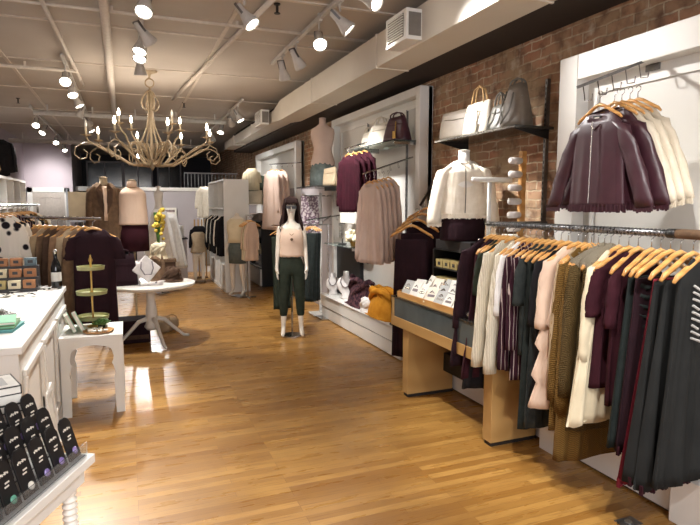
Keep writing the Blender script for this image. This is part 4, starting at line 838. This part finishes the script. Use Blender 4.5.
for k in range(3): neck_bust('small white necklace bust on the bottom of the black shelf unit', (2.64, 11.55+k*.3, .402), -.5, .6)['group'] = 'small busts in the shelf unit'
tag(box(2.52, 2.75, 11.4, 12.3, 1.36, 1.50).build('pink_case', 'pink_beige_case', bevel=.005), 'pinkish flat case on top of the black shelf unit', 'case')

# tall white cubby unit at the far right
cu = thing('cubby_unit', 'tall white open cubby wardrobe filled with black clothes at the far right', 'shelf unit', (1.72, 11.85, 0))
m = MB().box(0, .48, -1.05, -1.02, 0, 2.17).box(0, .48, 1.02, 1.05, 0, 2.17).box(.46, .48, -1.02, 1.02, 0, 2.17).box(0, .48, -1.02, 1.02, 2.14, 2.17).box(0, .48, -1.02, 1.02, 0, .06)
m.build('carcass', 'white_paint', cu)
for y in (-.35, .33): box(.005, .46, y-.015, y+.015, .06, 2.14).build('divider', 'white_paint', cu)
for y0, y1 in ((-1.02, -.365), (-.335, .315), (.345, 1.02)): box(.005, .46, y0, y1, 1.6, 1.63).build('cubby_shelf', 'white_paint', cu); box(.02, .46, y0, y1, .06, .52).build('drawer_front', 'white_paint', cu, bevel=.01); MB().tube([(.2, y0, 1.5), (.2, y1, 1.5)], .012).build('hanging_bar', 'chrome', cu)
for j, y0 in enumerate((10.95, 11.62, 12.3)):
    for i in range(4):
        garment('black_garment', ['black', 'black', 'navy', 'ivory'][(i+j) % 4]+' garment in the '+['nearest', 'middle', 'farthest'][j]+' bay of the tall white wardrobe, '+['first', 'second', 'third', 'last'][i]+' in it', 'clothing', (1.84, y0+.08+i*.12, 1.47), .0 if i % 2 else .15, ['black_f', 'black_f', 'navy', 'ivory'][(i+j) % 4], L=.78, w=.19, sl=.6, t=.03, seed=i+j, group='dark clothes in the white wardrobe', folds=4)
    o = heap('folded_clothes', ['dark folded clothes in the nearest upper cubby of the tall wardrobe', 'dark folded clothes in the middle upper cubby of the tall wardrobe', 'dark folded clothes in the far upper cubby of the tall wardrobe'][j], (1.95, y0+.22, 1.632), 0, ['black_f', 'navy', 'black_f'][j], .18, .25, .22, j)
    o['category'] = 'folded clothes'
garment('shirt', 'white shirt hanging at the far corner of the tall cubby wardrobe', 'shirt', (1.66, 13.1, 2.1), .1, 'ivory', L=.7, w=.16, sl=.5, seed=101)
hr = thing('hanger_stand', 'stand of light wooden slats beside the tall cubby wardrobe', 'stand', (1.55, 13.2, 0)); MB().box(-.15, .15, -.1, .1, 0, .03).build('base', 'brown_f', hr)
for k in range(4): MB().box(-.13+k*.08, -.10+k*.08, -.01, .01, .03, 1.35).build('slat', 'straw', hr)
garment('dark_cardigan', 'black cardigan hanging on the wooden slat stand', 'cardigan', (1.5, 12.95, 1.22), 0, 'black_f', L=.5, w=.17, sl=.5, seed=102)

# back wall things
sg = thing('wall_sign', 'small white sign with three rows of dark lettering on the back partition', 'sign', (.97, 14.44, 1.42))
MB().box(-.18, .18, 0, .03, -.19, .19).build('sign_board', 'paper', sg, bevel=.003)
for z, ww in ((.11, .11), (0, .10), (-.11, .12)):
    m = MB(); k = 0; x = -ww
    while x < ww: wd = .018+.012*(k % 3 == 1); m.box(x, x+wd, -.004, 0, z-.028, z+.028); x += wd+.009; k += 1
    m.build('lettering', 'sign_ink', sg)
gown = [(.58, 11.2, 'white tulle dress on a stand, left of the pair at the back'), (.78, 11.5, 'white tulle dress, right of the pair at the back')]
for i, (x, y, lab) in enumerate(gown):
    garment('white_dress', lab, 'dress', (x, y, 1.62-.1*i), -.1, 'sheer', L=1.05, w=.15, hw=.34, t=.2, folds=9, amp=.03, seed=110+i)
    o = thing('garment_stand', 'thin stand under the '+lab.split(',')[0]+['', ' at the right'][i], 'stand', (x, y, 0)); MB().lathe([(.14, 0), (.14, .015), (.012, .03), (.012, .7)], 16).build('stand_post', 'chrome', o); MB().lathe([(.05, .6), (.05, .62)], 12).build('collar', 'chrome', o)
o = bust_form('white_bust', 'small white bust above the white tulle dresses', (.58, 11.3, 1.52), 0, 'mann_white', h=.5, sc_=.5)
for x, y, mt, lab in ((.98, 12.6, 'grey_wall', 'grey box shelf piled by the back partition'),):
    o = thing('grey_cabinet', lab, 'cabinet', (x, y, 0)); box(-.3, .2, -.2, .2, 0, .95).build('cabinet_body', mt, o, bevel=.01); box(-.32, .22, -.22, .22, .95, .98).build('cabinet_top', 'dark_wall', o)
heap('white_scarf', 'bunched white scarf on the grey box shelf by the back partition', (1.0, 12.5, .982), 0, 'sheer', .16, .16, .22, 21)
yf = thing('yellow_flowers', 'vase of yellow artificial flowers at the back of the round table', 'flowers', (.37, 7.62, .744)); rr = random.Random(2)
MB().lathe([(.04, 0), (.05, .15), (.035, .36), (.04, .42)], 14).build('vase', 'yellow', yf, smooth=True)
m = MB(); [m.ball((rr.uniform(-.06, .07), rr.uniform(-.06, .06), .48+rr.uniform(0, .42)), rr.uniform(.02, .04), n=8, m=5) for _ in range(22)]; m.build('petals', 'yellow', yf, smooth=True)['kind'] = 'stuff'
m = MB(); [m.tube([(0, 0, .38), (rr.uniform(-.05, .05), rr.uniform(-.04, .04), .85)], .01, 5) for _ in range(6)]; m.build('stems', 'leaf', yf)

# ------------------------------------------------------------------ centre: forms, round table
def stand_form(x, y, z, rz, lab, mt, hh=.80): 
    t = bust_form('dress_form', lab, (x, y, z), rz, mt, h=hh, neckmt='linen')
    MB().tube([(0, 0, -z+.03), (0, 0, .02)], .014, 8).build('pole', 'bronze', t); MB().lathe([(.16, -z), (.16, -z+.02), (.03, -z+.04)], 20).build('base', 'bronze', t); return t
stand_form(-.26, 7.95, 1.28, .1, 'linen dress form wearing the brown coat', 'linen', .75)
ct = garment('coat', 'open brown coat with wide lapels on the linen dress form', 'coat', (-.26, 7.95, 1.985), .1, 'brown_f', L=.88, w=.175, hw=.20, t=.12, neck=.07, slope=.1, sl=.72, slw=.06, spread=.04, folds=4, amp=.01, seed=120)
for s in (-1, 1): MB().add([(s*.04, -.09, -.02), (s*.10, -.12, -.10), (s*.085, -.145, -.26), (s*.02, -.148, -.42), (s*.02, -.15, -.25)], [(0, 1, 2, 3, 4)]).build('lapel', 'brown2', ct).modifiers.new('s', 'SOLIDIFY').thickness = .008
MB().tube([(0, -.135, -.06), (0.01, -.15, -.3), (.0, -.15, -.5)], .035, 8, flat=.3).build('inner_panel', 'blush', ct, smooth=True)
stand_form(.08, 7.95, 1.20, -.05, 'linen dress form wearing the cream sweater and maroon skirt', 'linen')
swt = garment('sweater', 'cream high neck sleeveless sweater on the dress form right of the brown coat', 'sweater', (.08, 7.95, 1.93), -.05, 'blush', L=.50, w=.175, hw=.185, t=.155, neck=.06, slope=.09, folds=3, amp=.004, seed=121, neckdip=0)
MB().lathe([(.066, -.01), (.062, .03), (.06, .065), (.05, .066)], 20).build('turtleneck', 'blush', swt, smooth=True)
rings = [[(a*cos(2*pi*j/36), a*.7*sin(2*pi*j/36), z) for j in range(36)] for z, a in ((.42, .16), (.36, .178), (.25, .19), (0, .19))]
o = MB().loft(rings).build('maroon_skirt', 'maroon', None, smooth=True); o.location = (.08, 7.95, 1.08); tag(o, 'maroon straight skirt below the cream sweater on the middle dress form', 'skirt')
rt = thing('round_table', 'round cream pedestal table with four curved legs', 'table', (.24, 7.22, 0))
MB().lathe([(.45, .69), (.50, .695), (.53, .715), (.53, .735), (.52, .742), (.1, .742)], 56).build('tabletop', 'cream' if False else 'mann_white', rt, smooth=False, bevel=0)
MB().lathe([(.12, .69), (.11, .66), (.055, .62), (.05, .5), (.068, .4), (.068, .28), (.07, .24), (.09, .2), (.06, .16)], 24).build('pedestal', 'mann_white', rt, smooth=True)
for k in range(4):
    a = k*pi/2-pi/4-.5; c_, s_ = cos(a), sin(a)
    MB().tube([(.05*c_, .05*s_, .3), (.16*c_, .16*s_, .27), (.28*c_, .28*s_, .15), (.40*c_, .40*s_, .04), (.47*c_, .47*s_, .02)], [.028, .026, .022, .019, .015], 8).build('leg', 'mann_white', rt, smooth=True)
bag('handbag', 'dark maroon handbag standing at the left of the round table', (-.05, 7.1, .744), .1, 'maroon_dk', .30, .14, .36, .75, .06)
b1 = thing('jewellery_display', 'large white diamond shaped necklace board on the round table', 'necklace display', (.20, 7.0, .744), .1)
MB().at((0, .02, .19), (R(-12), R(42), 0)).box(-.12, .12, -.012, .012, -.12, .12).build('board', 'bust_white', b1, bevel=.02); MB().at((0, 0, 0)).box(-.09, .09, -.05, .06, 0, .03).build('foot', 'bust_white', b1, bevel=.008)
MB().tube([(-.06, -.0, .28), (-.07, -.02, .2), (-.03, -.04, .13), (.04, -.04, .13), (.07, -.02, .2), (.06, 0, .28)], .008, 6).build('necklace', 'bead', b1, smooth=True)
neck_bust('white necklace bust at the right of the maroon handbag on the round table', (.08, 7.15, .744), 0, .8)
o = heap('scarf', 'brown patterned cloth on the right side of the round table', (.50, 7.3, .744), 0, 'brown2', .14, .18, .12, 30)
heap('scarf', 'dark brown cloth at the back of the round table', (.36, 7.45, .744), 0, 'brown_f', .14, .14, .26, 31)
b2 = thing('brown_box', 'brown leather box at the right back of the round table', 'box', (.42, 7.5, .744)); box(-.12, .14, -.08, .08, 0, .24).build('box_body', 'brown2', b2, bevel=.008); box(-.13, .15, -.09, .09, .22, .26).build('lid', 'brown_f', b2, bevel=.005)
sh_ = thing('white_shoe', 'white shoe shaped dish on the round table', 'dish', (.32, 6.95, .744), .3); MB().loft([[(x+.05*cos(2*pi*j/14), .03*sin(2*pi*j/14), z) for j in range(14)] for x, z in ((0, 0), (.01, .02), (.03, .045), (.04, .05))]).build('dish', 'bust_white', sh_, smooth=True); MB().ball((-.02, 0, .03), .018).build('handle', 'bead', sh_, smooth=True)
heap('white_hat', 'cream ruffled cloth on the brown leather box', (.36, 7.5, 1.006), 0, 'cream', .12, .1, .16, 33)
o = thing('crate', 'dark wooden crate under the round table', 'crate', (.0, 7.4, 0)); box(-.22, .22, -.18, .18, 0, .28).build('crate_body', 'maroon_dk', o, bevel=.01); box(-.2, .2, -.19, -.18, .05, .1).build('crate_slat', 'brown2', o)
for k, (x, y) in enumerate(((.42, 7.75), (.52, 7.85))):
    o = thing('small_basket', 'small pale round basket on the floor behind the round table, '+['nearer', 'farther'][k]+' one', 'basket', (x, y, 0), 0, 'floor baskets by the table'); MB().lathe([(.06, 0), (.09, .06), (.085, .14), (.06, .16)], 16).build('basket', 'linen', o, smooth=True); MB().tube(arc((0, 0, .14), .07, 0, pi, 8), .006).build('handle', 'linen', o)

# brown clothes rack with the maroon dress in front
rx = Vector((-.30, 5.85, 0)); dr = Vector((-.80, 1.0, 0)).normalized(); ang = math.atan2(dr.y, dr.x)-pi/2
rk = thing('clothes_rack', 'freestanding rail of brown coats behind the white counter', 'clothes rack', (rx.x, rx.y, 0), ang)
MB().tube([(0, -.12, 1.56), (0, 1.9, 1.56)], .014).build('rail', 'chrome', rk); 
for y in (.9, 1.8): MB().tube([(0, y, .03), (0, y, 1.56)], .014).box(-.22, .22, y-.02, y+.02, 0, .03).build('rack_leg', 'chrome', rk)
garment('dress', 'dark maroon short sleeved dress facing out at the end of the brown coat rack', 'dress', (rx.x, rx.y-.02, 1.475), .02, 'maroon_dk', L=.95, w=.185, hw=.19, t=.045, sl=.30, slw=.065, slf=1.15, spread=.07, seed=130, folds=3, amp=.008)
hanger((rx.x, rx.y-.02, 1.48), .02, 'tan wooden hanger holding the dark maroon dress in front of the brown coats')
for i in range(16):
    p = rx+dr*(.13+i*.105); lab = ['tan brown coat', 'dark brown coat', 'golden brown coat', 'grey brown coat'][i % 4]+' on the freestanding rack, '+['first', 'second', 'third', 'fourth', 'fifth', 'sixth', 'seventh', 'eighth', 'ninth', 'tenth', 'eleventh', 'twelfth', 'thirteenth', 'fourteenth', 'fifteenth', 'last'][i]+' behind the maroon dress'
    garment('hanging_coat', lab, 'coat', (p.x, p.y, 1.475), ang, ['brown_f', 'brown2', 'rust', 'taupe'][(i*3) % 4], L=.92+.05*(i % 3), w=.2, hw=.23, t=.036, sl=.75, seed=140+i)
    hanger((p.x, p.y, 1.483), ang, 'wooden hanger holding the '+lab)
sb_ = thing('sign_holder', 'cream framed sign holder standing above the brown coats', 'sign holder', (-.55, 8.3, 0)); MB().box(-.16, .16, -.01, .01, 1.52, 1.86).build('panel', 'cream', sb_); MB().box(-.18, -.16, -.015, .015, 1.48, 1.9).box(-.18, .18, -.015, .015, 1.46, 1.5).build('frame', 'steel', sb_); MB().tube([(0, 0, .02), (0, 0, 1.48)], .014).lathe([(.15, 0), (.15, .02)], 16).build('post', 'steel', sb_)

# ------------------------------------------------------------------ left: counter and side table
wc = thing('counter', 'long white sales counter with panelled side', 'counter', (-.54, 4.5, 0))
MB().box(-1.5, 0, -1.18, 1.2, .91, .95).build('worktop', 'white_paint', wc, bevel=.004); MB().box(-1.48, -.02, -1.16, 1.18, .0, .91).build('carcass', 'white_paint', wc)
for y0, y1 in ((-1.08, -.42), (-.34, .32), (.40, 1.08)):
    MB().box(-.02, .004, y0, y1, .76, .80).box(-.02, .004, y0, y1, .12, .16).box(-.02, .004, y0, y0+.04, .16, .76).box(-.02, .004, y1-.04, y1, .16, .76).build('raised_frame', 'white_paint', wc, bevel=.006)
MB().box(-1.48, .006, -1.165, 1.185, 0, .1).build('skirting', 'white_paint', wc, bevel=.004)
# side table with cut-out arches
s2 = thing('side_table', 'small white table with scalloped arch sides beside the counter', 'side table', (-.30, 5.1, 0))
MB().box(-.235, .235, -.265, .265, .62, .65).build('tabletop', 'white_paint', s2, bevel=.003)
def arch(wd, h):
    o = wd/2; L_ = [(-o, h), (-o, 0), (-o+.065, 0), (-o+.072, .30), (-o+.06, .34), (-o+.075, .40), (-o+.085, .42), (-o+.075, .44), (-o+.07, .475), (-o+.08, .52)]
    top = [((o-.08)*cos(a), .52+.055*sin(a)) for a in [pi-pi*k/10 for k in range(1, 10)]]
    return L_+top+[(-x, z) for x, z in L_[::-1]]
def archpanel(wd, y, rot):
    pts = arch(wd, .62); m = MB(); m.at((0, 0, 0), (0, 0, rot)); m.prism(pts, y-.011, y+.011)
    me = m.build('arch_panel', 'white_paint', s2)
    bm = bmesh.new(); bm.from_mesh(me.data); bmesh.ops.triangulate(bm, faces=[f for f in bm.faces if len(f.verts) > 4], ngon_method='EAR_CLIP'); bm.to_mesh(me.data); bm.free()
for y in (-.25, .25): archpanel(.46, y, 0)
for y in (-.218, .218): archpanel(.50, y, pi/2)
td = thing('tiered_stand', 'three tier olive green tray stand on the side table', 'tiered stand', (-.30, 5.22, .65))
MB().lathe([(.05, 0), (.05, .01), (.008, .02), (.008, .28), (.014, .3), (.008, .32), (.008, .55), (.018, .575), (.008, .60), (.004, .62)], 12).build('centre_rod', 'gold', td, smooth=True)
for z, r in ((.07, .13), (.285, .125), (.495, .11)): MB().lathe([(.01, z), (r*.96, z), (r, z+.03), (r*.97, z+.03), (r*.94, z+.01)], 32).build('tier', 'tier_green', td, smooth=False)
pl = thing('wooden_plate', 'round wooden plate of white trinkets at the front of the side table', 'plate', (-.25, 4.98, .65)); MB().lathe([(.08, 0), (.115, .008), (.12, .018), (.112, .018), (.1, .01)], 32).build('plate', 'plate_wood', pl, smooth=True)
rr = random.Random(6)
for k in range(9): a = k*.7; tag(MB().at((-.25+.065*cos(a)*(k > 1), 4.98+.065*sin(a)*(k > 1), .662), (0, 0, a)).cbox((0, 0, .01), .04, .03, .012).build('ring_card', 'paper', bevel=.003), 'small white ring card on the wooden plate', 'card', 'white cards on the wooden plate')
pt = thing('potted_succulent', 'small green succulent beside the leaning books', 'plant', (-.23, 5.09, .65)); MB().lathe([(.025, 0), (.032, .04), (.03, .042)], 12).build('pot', 'green_dk', pt)
m = MB()
for k in range(26): a = k*2.4; r = .012+.0022*k; m.at((r*cos(a)*.4, r*sin(a)*.4, .04), (0, R(20+2*k), a)); m.ball((0, 0, .03), .007, .012, .032, 6, 5)
m.build('leaves', 'leaf', pt, smooth=True)
for k, (mt, lab) in enumerate((('book_green', 'mint green book leaning on the side table, left of the pair'), ('book_green', 'mint green and cream book leaning on the side table, right of the pair'))):
    o = thing('book', lab, 'book', (-.43+.06*k, 5.06+.02*k, .652), .15); MB().at((0, 0, 0), (0, R(-24), 0)).box(-.017, .017, -.065, .065, .008, .165).build('cover', mt, o, bevel=.002); MB().at((0, 0, 0), (0, R(-24), 0)).box(-.013, .013, -.067, .060, .010, .167).build('pages', 'paper', o)
# things on the counter
for k in range(3):
    o = thing('book', ['teal book at the bottom of the stack on the counter front', 'green book in the middle of the stack on the counter front', 'pale green book on top of the stack on the counter front'][k], 'book', (-.76-.01*k, 3.86, .951+k*.02), .12*k-.1)
    MB().box(-.13, .13, -.13, .13, 0, .004).box(-.13, .13, -.13, .13, .015, .019).box(-.13, -.125, -.13, .13, 0, .019).build('cover', ['book_teal', 'leaf', 'book_green'][k], o); MB().box(-.123, .125, -.125, .125, .004, .015).build('pages', ['book_teal', 'book_green', 'paper'][k], o)
o = thing('trinket_pile', 'pile of silver trinkets behind the green books on the counter', 'trinkets', (-.80, 4.2, .95)); o['kind'] = 'stuff'; m = MB(); rr = random.Random(1)
for k in range(70): a, r = rr.uniform(0, 6.3), rr.uniform(0, .1); c0 = (r*cos(a), r*sin(a)*1.2, .012+(.1-r)*.5*rr.random()); m.tube(arc(c0, rr.uniform(.01, .02), 0, 2*pi, 8, 'xz' if k % 2 else 'xy'), .003, 4)
m.build('trinkets', 'silver', o)
rr = random.Random(17)
for k in range(16):
    x, y = -.60-rr.random()*.34, 5.12+rr.random()*.5; a = rr.uniform(0, 3)
    o = thing('jewellery_card', 'flat white card with dark earrings lying at the far end of the counter', 'card', (x, y, .951+.0012*k), a, 'earring cards on the counter'); MB().box(-.04, .04, -.03, .03, 0, .002).build('card', 'paper', o); MB().at((0, 0, .004)).tube(arc((-.012, 0, 0), .01, 0, 2*pi, 8, 'xy'), .003, 4).tube(arc((.014, 0, 0), .01, 0, 2*pi, 8, 'xy'), .003, 4).build('earrings', 'black_metal', o)
ds = thing('soap_display', 'stepped dark display holding rows of small boxes on the counter', 'display rack', (-1.02, 5.45, .95))
MB().box(-.28, .28, -.02, .22, 0, .03).box(-.28, .28, .05, .22, .03, .12).box(-.28, .28, .12, .22, .12, .21).build('steps', 'ink_dark', ds)
for r_ in range(3):
    for c_ in range(5):
        o = thing('soap_box', ['small %s box in the %s row of the stepped counter display' % (['amber', 'teal', 'brown', 'cream', 'amber and black'][(c_+r_) % 5], ['front', 'middle', 'top'][r_])][0], 'box', (-1.24+c_*.11, 5.46+r_*.07, .981+r_*.09), 0, 'small boxes in the stepped display row %d' % (r_+1))
        MB().box(-.046, .046, -.025, .025, 0, .07).build('carton', ['orange_box', 'blue_box', 'kraft', 'cream', 'orange_box'][(c_+r_) % 5], o, bevel=.002); MB().box(-.02, .02, -.027, -.025, .025, .05).build('carton_print', 'ink_dark', o)
bt = thing('bottle', 'dark bottle with a white label and silver top on the counter', 'bottle', (-.60, 5.55, .95)); MB().lathe([(.035, 0), (.042, .005), (.042, .19), (.03, .235), (.016, .27), (.014, .33), (.016, .332)], 20).build('bottle_glass', 'bottle', bt, smooth=True)
MB().lathe([(.0428, .07), (.0428, .15)], 20).build('bottle_label', 'box_white', bt); MB().lathe([(.017, .31), (.018, .34), (.01, .35)], 14).build('bottle_cap', 'silver', bt, smooth=True)
tag(MB().box(-1.2, -1.0, 5.12, 5.22, .95, .975).build('flat_box', 'tier_green', bevel=.003), 'flat olive box lying before the stepped display', 'box')
# dotted sweaters rack
rk = thing('clothes_rack', 'rail of white sweaters with dark spots at the left edge', 'clothes rack', (-1.12, 6.2, 0)); MB().tube([(0, -.4, 1.69), (0, 2.6, 1.69)], .014).build('rail', 'chrome', rk)
for y in (-.35, 2.5): MB().tube([(0, y, .03), (0, y, 1.66)], .014).box(-.22, .22, y-.02, y+.02, 0, .03).build('rack_leg', 'chrome', rk)
dl = ['white sweater with dark heart spots nearest the camera at the left edge', 'white sweater with dark heart spots second from the camera', 'black and white top between the spotted sweaters', 'dark top hanging behind the spotted sweaters', 'ivory top at the left behind the dark top', 'black top farthest on the left sweater rail', 'striped top near the far end of the left sweater rail', 'ivory top at the far end of the left sweater rail']
for i in range(8):
    garment('sweater', dl[i], 'sweater', (-1.12, 6.0+i*.28, 1.60), .25, ['dot_f', 'dot_f', 'stripe_f', 'black_f', 'ivory', 'black_f', 'mustard_knit', 'ivory'][i], L=.62, w=.2, sl=.62, slw=.06, spread=.08, t=.04, seed=170+i); hanger((-1.12, 6.0+i*.28, 1.608), .25, 'hanger holding the '+dl[i])
# left wall cubby unit
lc = thing('cubby_unit', 'long white cube shelf unit along the left wall', 'shelf unit', (-2.15, 10.3, 0))
m = MB().box(-.35, .3, -2.6, 2.6, 2.12, 2.16).box(-.35, .3, -2.6, 2.6, 0, .05).box(-.35, -.33, -2.6, 2.6, .05, 2.12).box(-.35, .3, -2.6, -2.56, .05, 2.12).box(-.35, .3, 2.56, 2.6, .05, 2.12); m.build('carcass', 'white_paint', lc)
for k in range(1, 8): box(-.33, .295, -2.6+k*.65-.015, -2.6+k*.65+.015, .05, 2.12).build('divider', 'white_paint', lc)
for z in (.55, 1.1, 1.62): box(-.33, .29, -2.56, 2.56, z, z+.025).build('cubby_shelf', 'white_paint', lc)
for k in range(8):
    for z in (.577, 1.127, 1.647):
        h = heap('folded_clothes', 'folded clothes in the left wall shelf, '+['bottom', 'middle', 'top'][[.577, 1.127, 1.647].index(z)]+' row, cubby '+['one', 'two', 'three', 'four', 'five', 'six', 'seven', 'eight'][k]+' from the camera', (-2.08, 8.02+k*.65, z), 0, ['black_f', 'ivory', 'black_f', 'navy', 'sheer'][(k+int(z*3)) % 5], .17, .26, .34, k); h['category'] = 'folded clothes'; h['label'] = h['label'][:110]
o = bust_form('dress_form', 'dark torso on top of the left cube shelf wearing a black jacket', (-1.98, 11.1, 2.165), .4, 'black_f', h=.66)
garment('jacket', 'black jacket with pale badge on the torso above the left cube shelf', 'jacket', (-1.98, 11.1, 2.80), .4, 'black_f', L=.56, w=.22, hw=.23, t=.13, sl=.55, seed=190, folds=3)
o = thing('straw_hat', 'brown straw bag on top of the left cube shelf before the black jacket', 'bag', (-2.0, 10.6, 2.16)); MB().lathe([(.1, 0), (.14, .1), (.12, .2), (.1, .22)], 18).build('straw_body', 'straw', o, smooth=True); MB().tube(arc((0, 0, .2), .09, 0, pi, 10), .008).build('handle', 'straw', o)

# ------------------------------------------------------------------ near table with card display
A_ = math.atan2(-.909, -.416)  # local +X points toward the camera along the table edge; local -Y... 
nt_ = thing('side_table', 'white table with spool turned legs at the lower left corner', 'table', (-.147, 2.276, 0), A_)
# local: x along edge (toward camera), y to the right of it; table body lies on -y side
MB().box(0, 1.15, -.62, 0, .715, .75).build('tabletop', 'white_paint', nt_, bevel=.003); MB().box(.03, 1.12, -.59, -.03, .65, .715).build('apron', 'white_paint', nt_)
for x, y in ((.07, -.07), (1.08, -.07), (.07, -.55), (1.08, -.55)):
    pr_ = [(.026, .65), (.026, .62)]; z = .61
    while z > .06: pr_ += [(.017, z), (.027, z-.009), (.027, z-.014), (.017, z-.023)]; z -= .024
    pr_ += [(.02, .04), (.012, 0)]; MB().lathe(pr_, 16, (x, y, 0)).build('spool_leg', 'mann_white', nt_, smooth=True)
ac = thing('acrylic_stand', 'clear stepped acrylic stand full of black jewellery cards', 'display stand', (-.147, 2.276, .75), A_)
m = MB()
X0, X1 = .02, .58
for k in range(4): y = -.025-.068*k; m.box(X0, X1, y-.075, y-.072, .0 if k == 0 else .045*k, .045*(k+1)+.002).box(X0, X1, y-.075, y-.002, .002+.045*k, .005+.045*k)
m.box(X0, X1, -.022, -.019, 0, .055).box(X0, X0+.003, -.30, -.022, 0, .03).box(X1, X1+.003, -.30, -.022, 0, .2); m.build('acrylic_body', 'acrylic', ac)
cp = thing('jewellery_card', 'x', 'card')
shape = [(-.036, 0), (.036, 0), (.036, .130), (.027, .148), (.012, .157), (-.012, .157), (-.027, .148), (-.036, .130)]
MB().prism(shape, -.0035, .0035).build('card', 'card_black', cp, bevel=.001)
mm = MB(); [mm.box(-.021+.0062*q, -.0165+.0062*q, .0035, .0045, .110+.003*(q % 2), .116+.002*(q % 3)) for q in range(7)]; mm.box(-.014, .006, .0035, .0045, .084, .089).box(-.008, .012, .0035, .0045, .073, .078).build('print', 'ink', cp)
MB().ball((0, .010, .03), .014, .006, .014).build('stone', 'gem_violet', cp, smooth=True)
fst = True; gm = ['gem_violet', 'gem_violet', 'gem_violet', 'gem_white', 'gem_teal', 'gem_white']
for r_ in range(4):
    for c_ in range(6):
        lx = .060+c_*.088+(.02 if r_ % 2 else 0); ly = -.045-.068*r_; base = Vector((-.147, 2.276, .757+.045*r_)); p = base+Vector((cos(A_)*lx-sin(A_)*ly, sin(A_)*lx+cos(A_)*ly, 0))
        if hypot(p.x+.52, p.y-2.36) < .135: continue
        o = cp if fst else copy_tree(cp); fst = False
        o.location = p; o.rotation_euler = (R(16), 0, A_)
        if r_ == 0: o['label'] = 'black card with '+['violet stone, farthest', 'pale violet stone, second', 'violet stone, third', 'white stone, fourth', 'teal green stone', 'white stone, nearest'][c_]+' in the acrylic stand front row'
        else: o['label'] = 'black jewellery card, '+['', 'second', 'third', 'rear'][r_]+' row of the acrylic stand, '+['farthest', 'second', 'third', 'fourth', 'fifth', 'nearest'][c_]+' one'; o['group'] = 'black cards in the acrylic stand'
        if r_ == 0:
            for c in o.children:
                if c.name.startswith('stone'):
                    c.data = c.data.copy(); c.data.materials[0] = M[gm[c_]]
for k in range(3):
    o = thing('gift_box', ['white gift box with black edges at the bottom of the stack behind the cards', 'white gift box with black edges in the middle of the stack behind the cards', 'white gift box with black edges and a framed lid, top of the stack'][k], 'box', (-.52, 2.36, [.751, .905, .972][k]), .35)
    o.scale = (1, 1, [1.5, .66, .66][k]); MB().box(-.11, .11, -.09, .09, 0, .098).build('box_body', 'box_white', o, bevel=.002)
    MB().box(-.112, .112, -.092, .092, .05, .056).box(-.112, .112, -.092, -.087, .092, .0985).box(-.112, .112, .087, .092, .092, .0985).box(-.112, -.107, -.092, .092, .092, .0985).box(.107, .112, -.092, .092, .092, .0985).box(-.112, -.108, -.092, -.088, .056, .0985).box(.108, .112, -.092, -.088, .056, .0985).build('black_edging', 'black_trim', o)
    MB().box(-.075, .075, -.055, .055, .098, .0995).build('lid_panel', 'grey_card', o)
lf = thing('leaning_frame', 'white picture frame leaning against the counter side behind the cards', 'frame', (-.50, 4.2, 0)); MB().at((0, 0, 0), (0, R(-6), 0)).box(-.012, .012, -.16, -.12, 0, .45).box(-.012, .012, .12, .16, 0, .45).box(-.012, .012, -.12, .12, 0, .04).box(-.012, .012, -.12, .12, .41, .45).build('frame', 'white_paint', lf); MB().at((0, 0, 0), (0, R(-6), 0)).box(-.004, .0, -.12, .12, .04, .41).build('panel', 'box_white', lf)
for o in bpy.data.objects:
    if o.get('group') == '': del o['group']
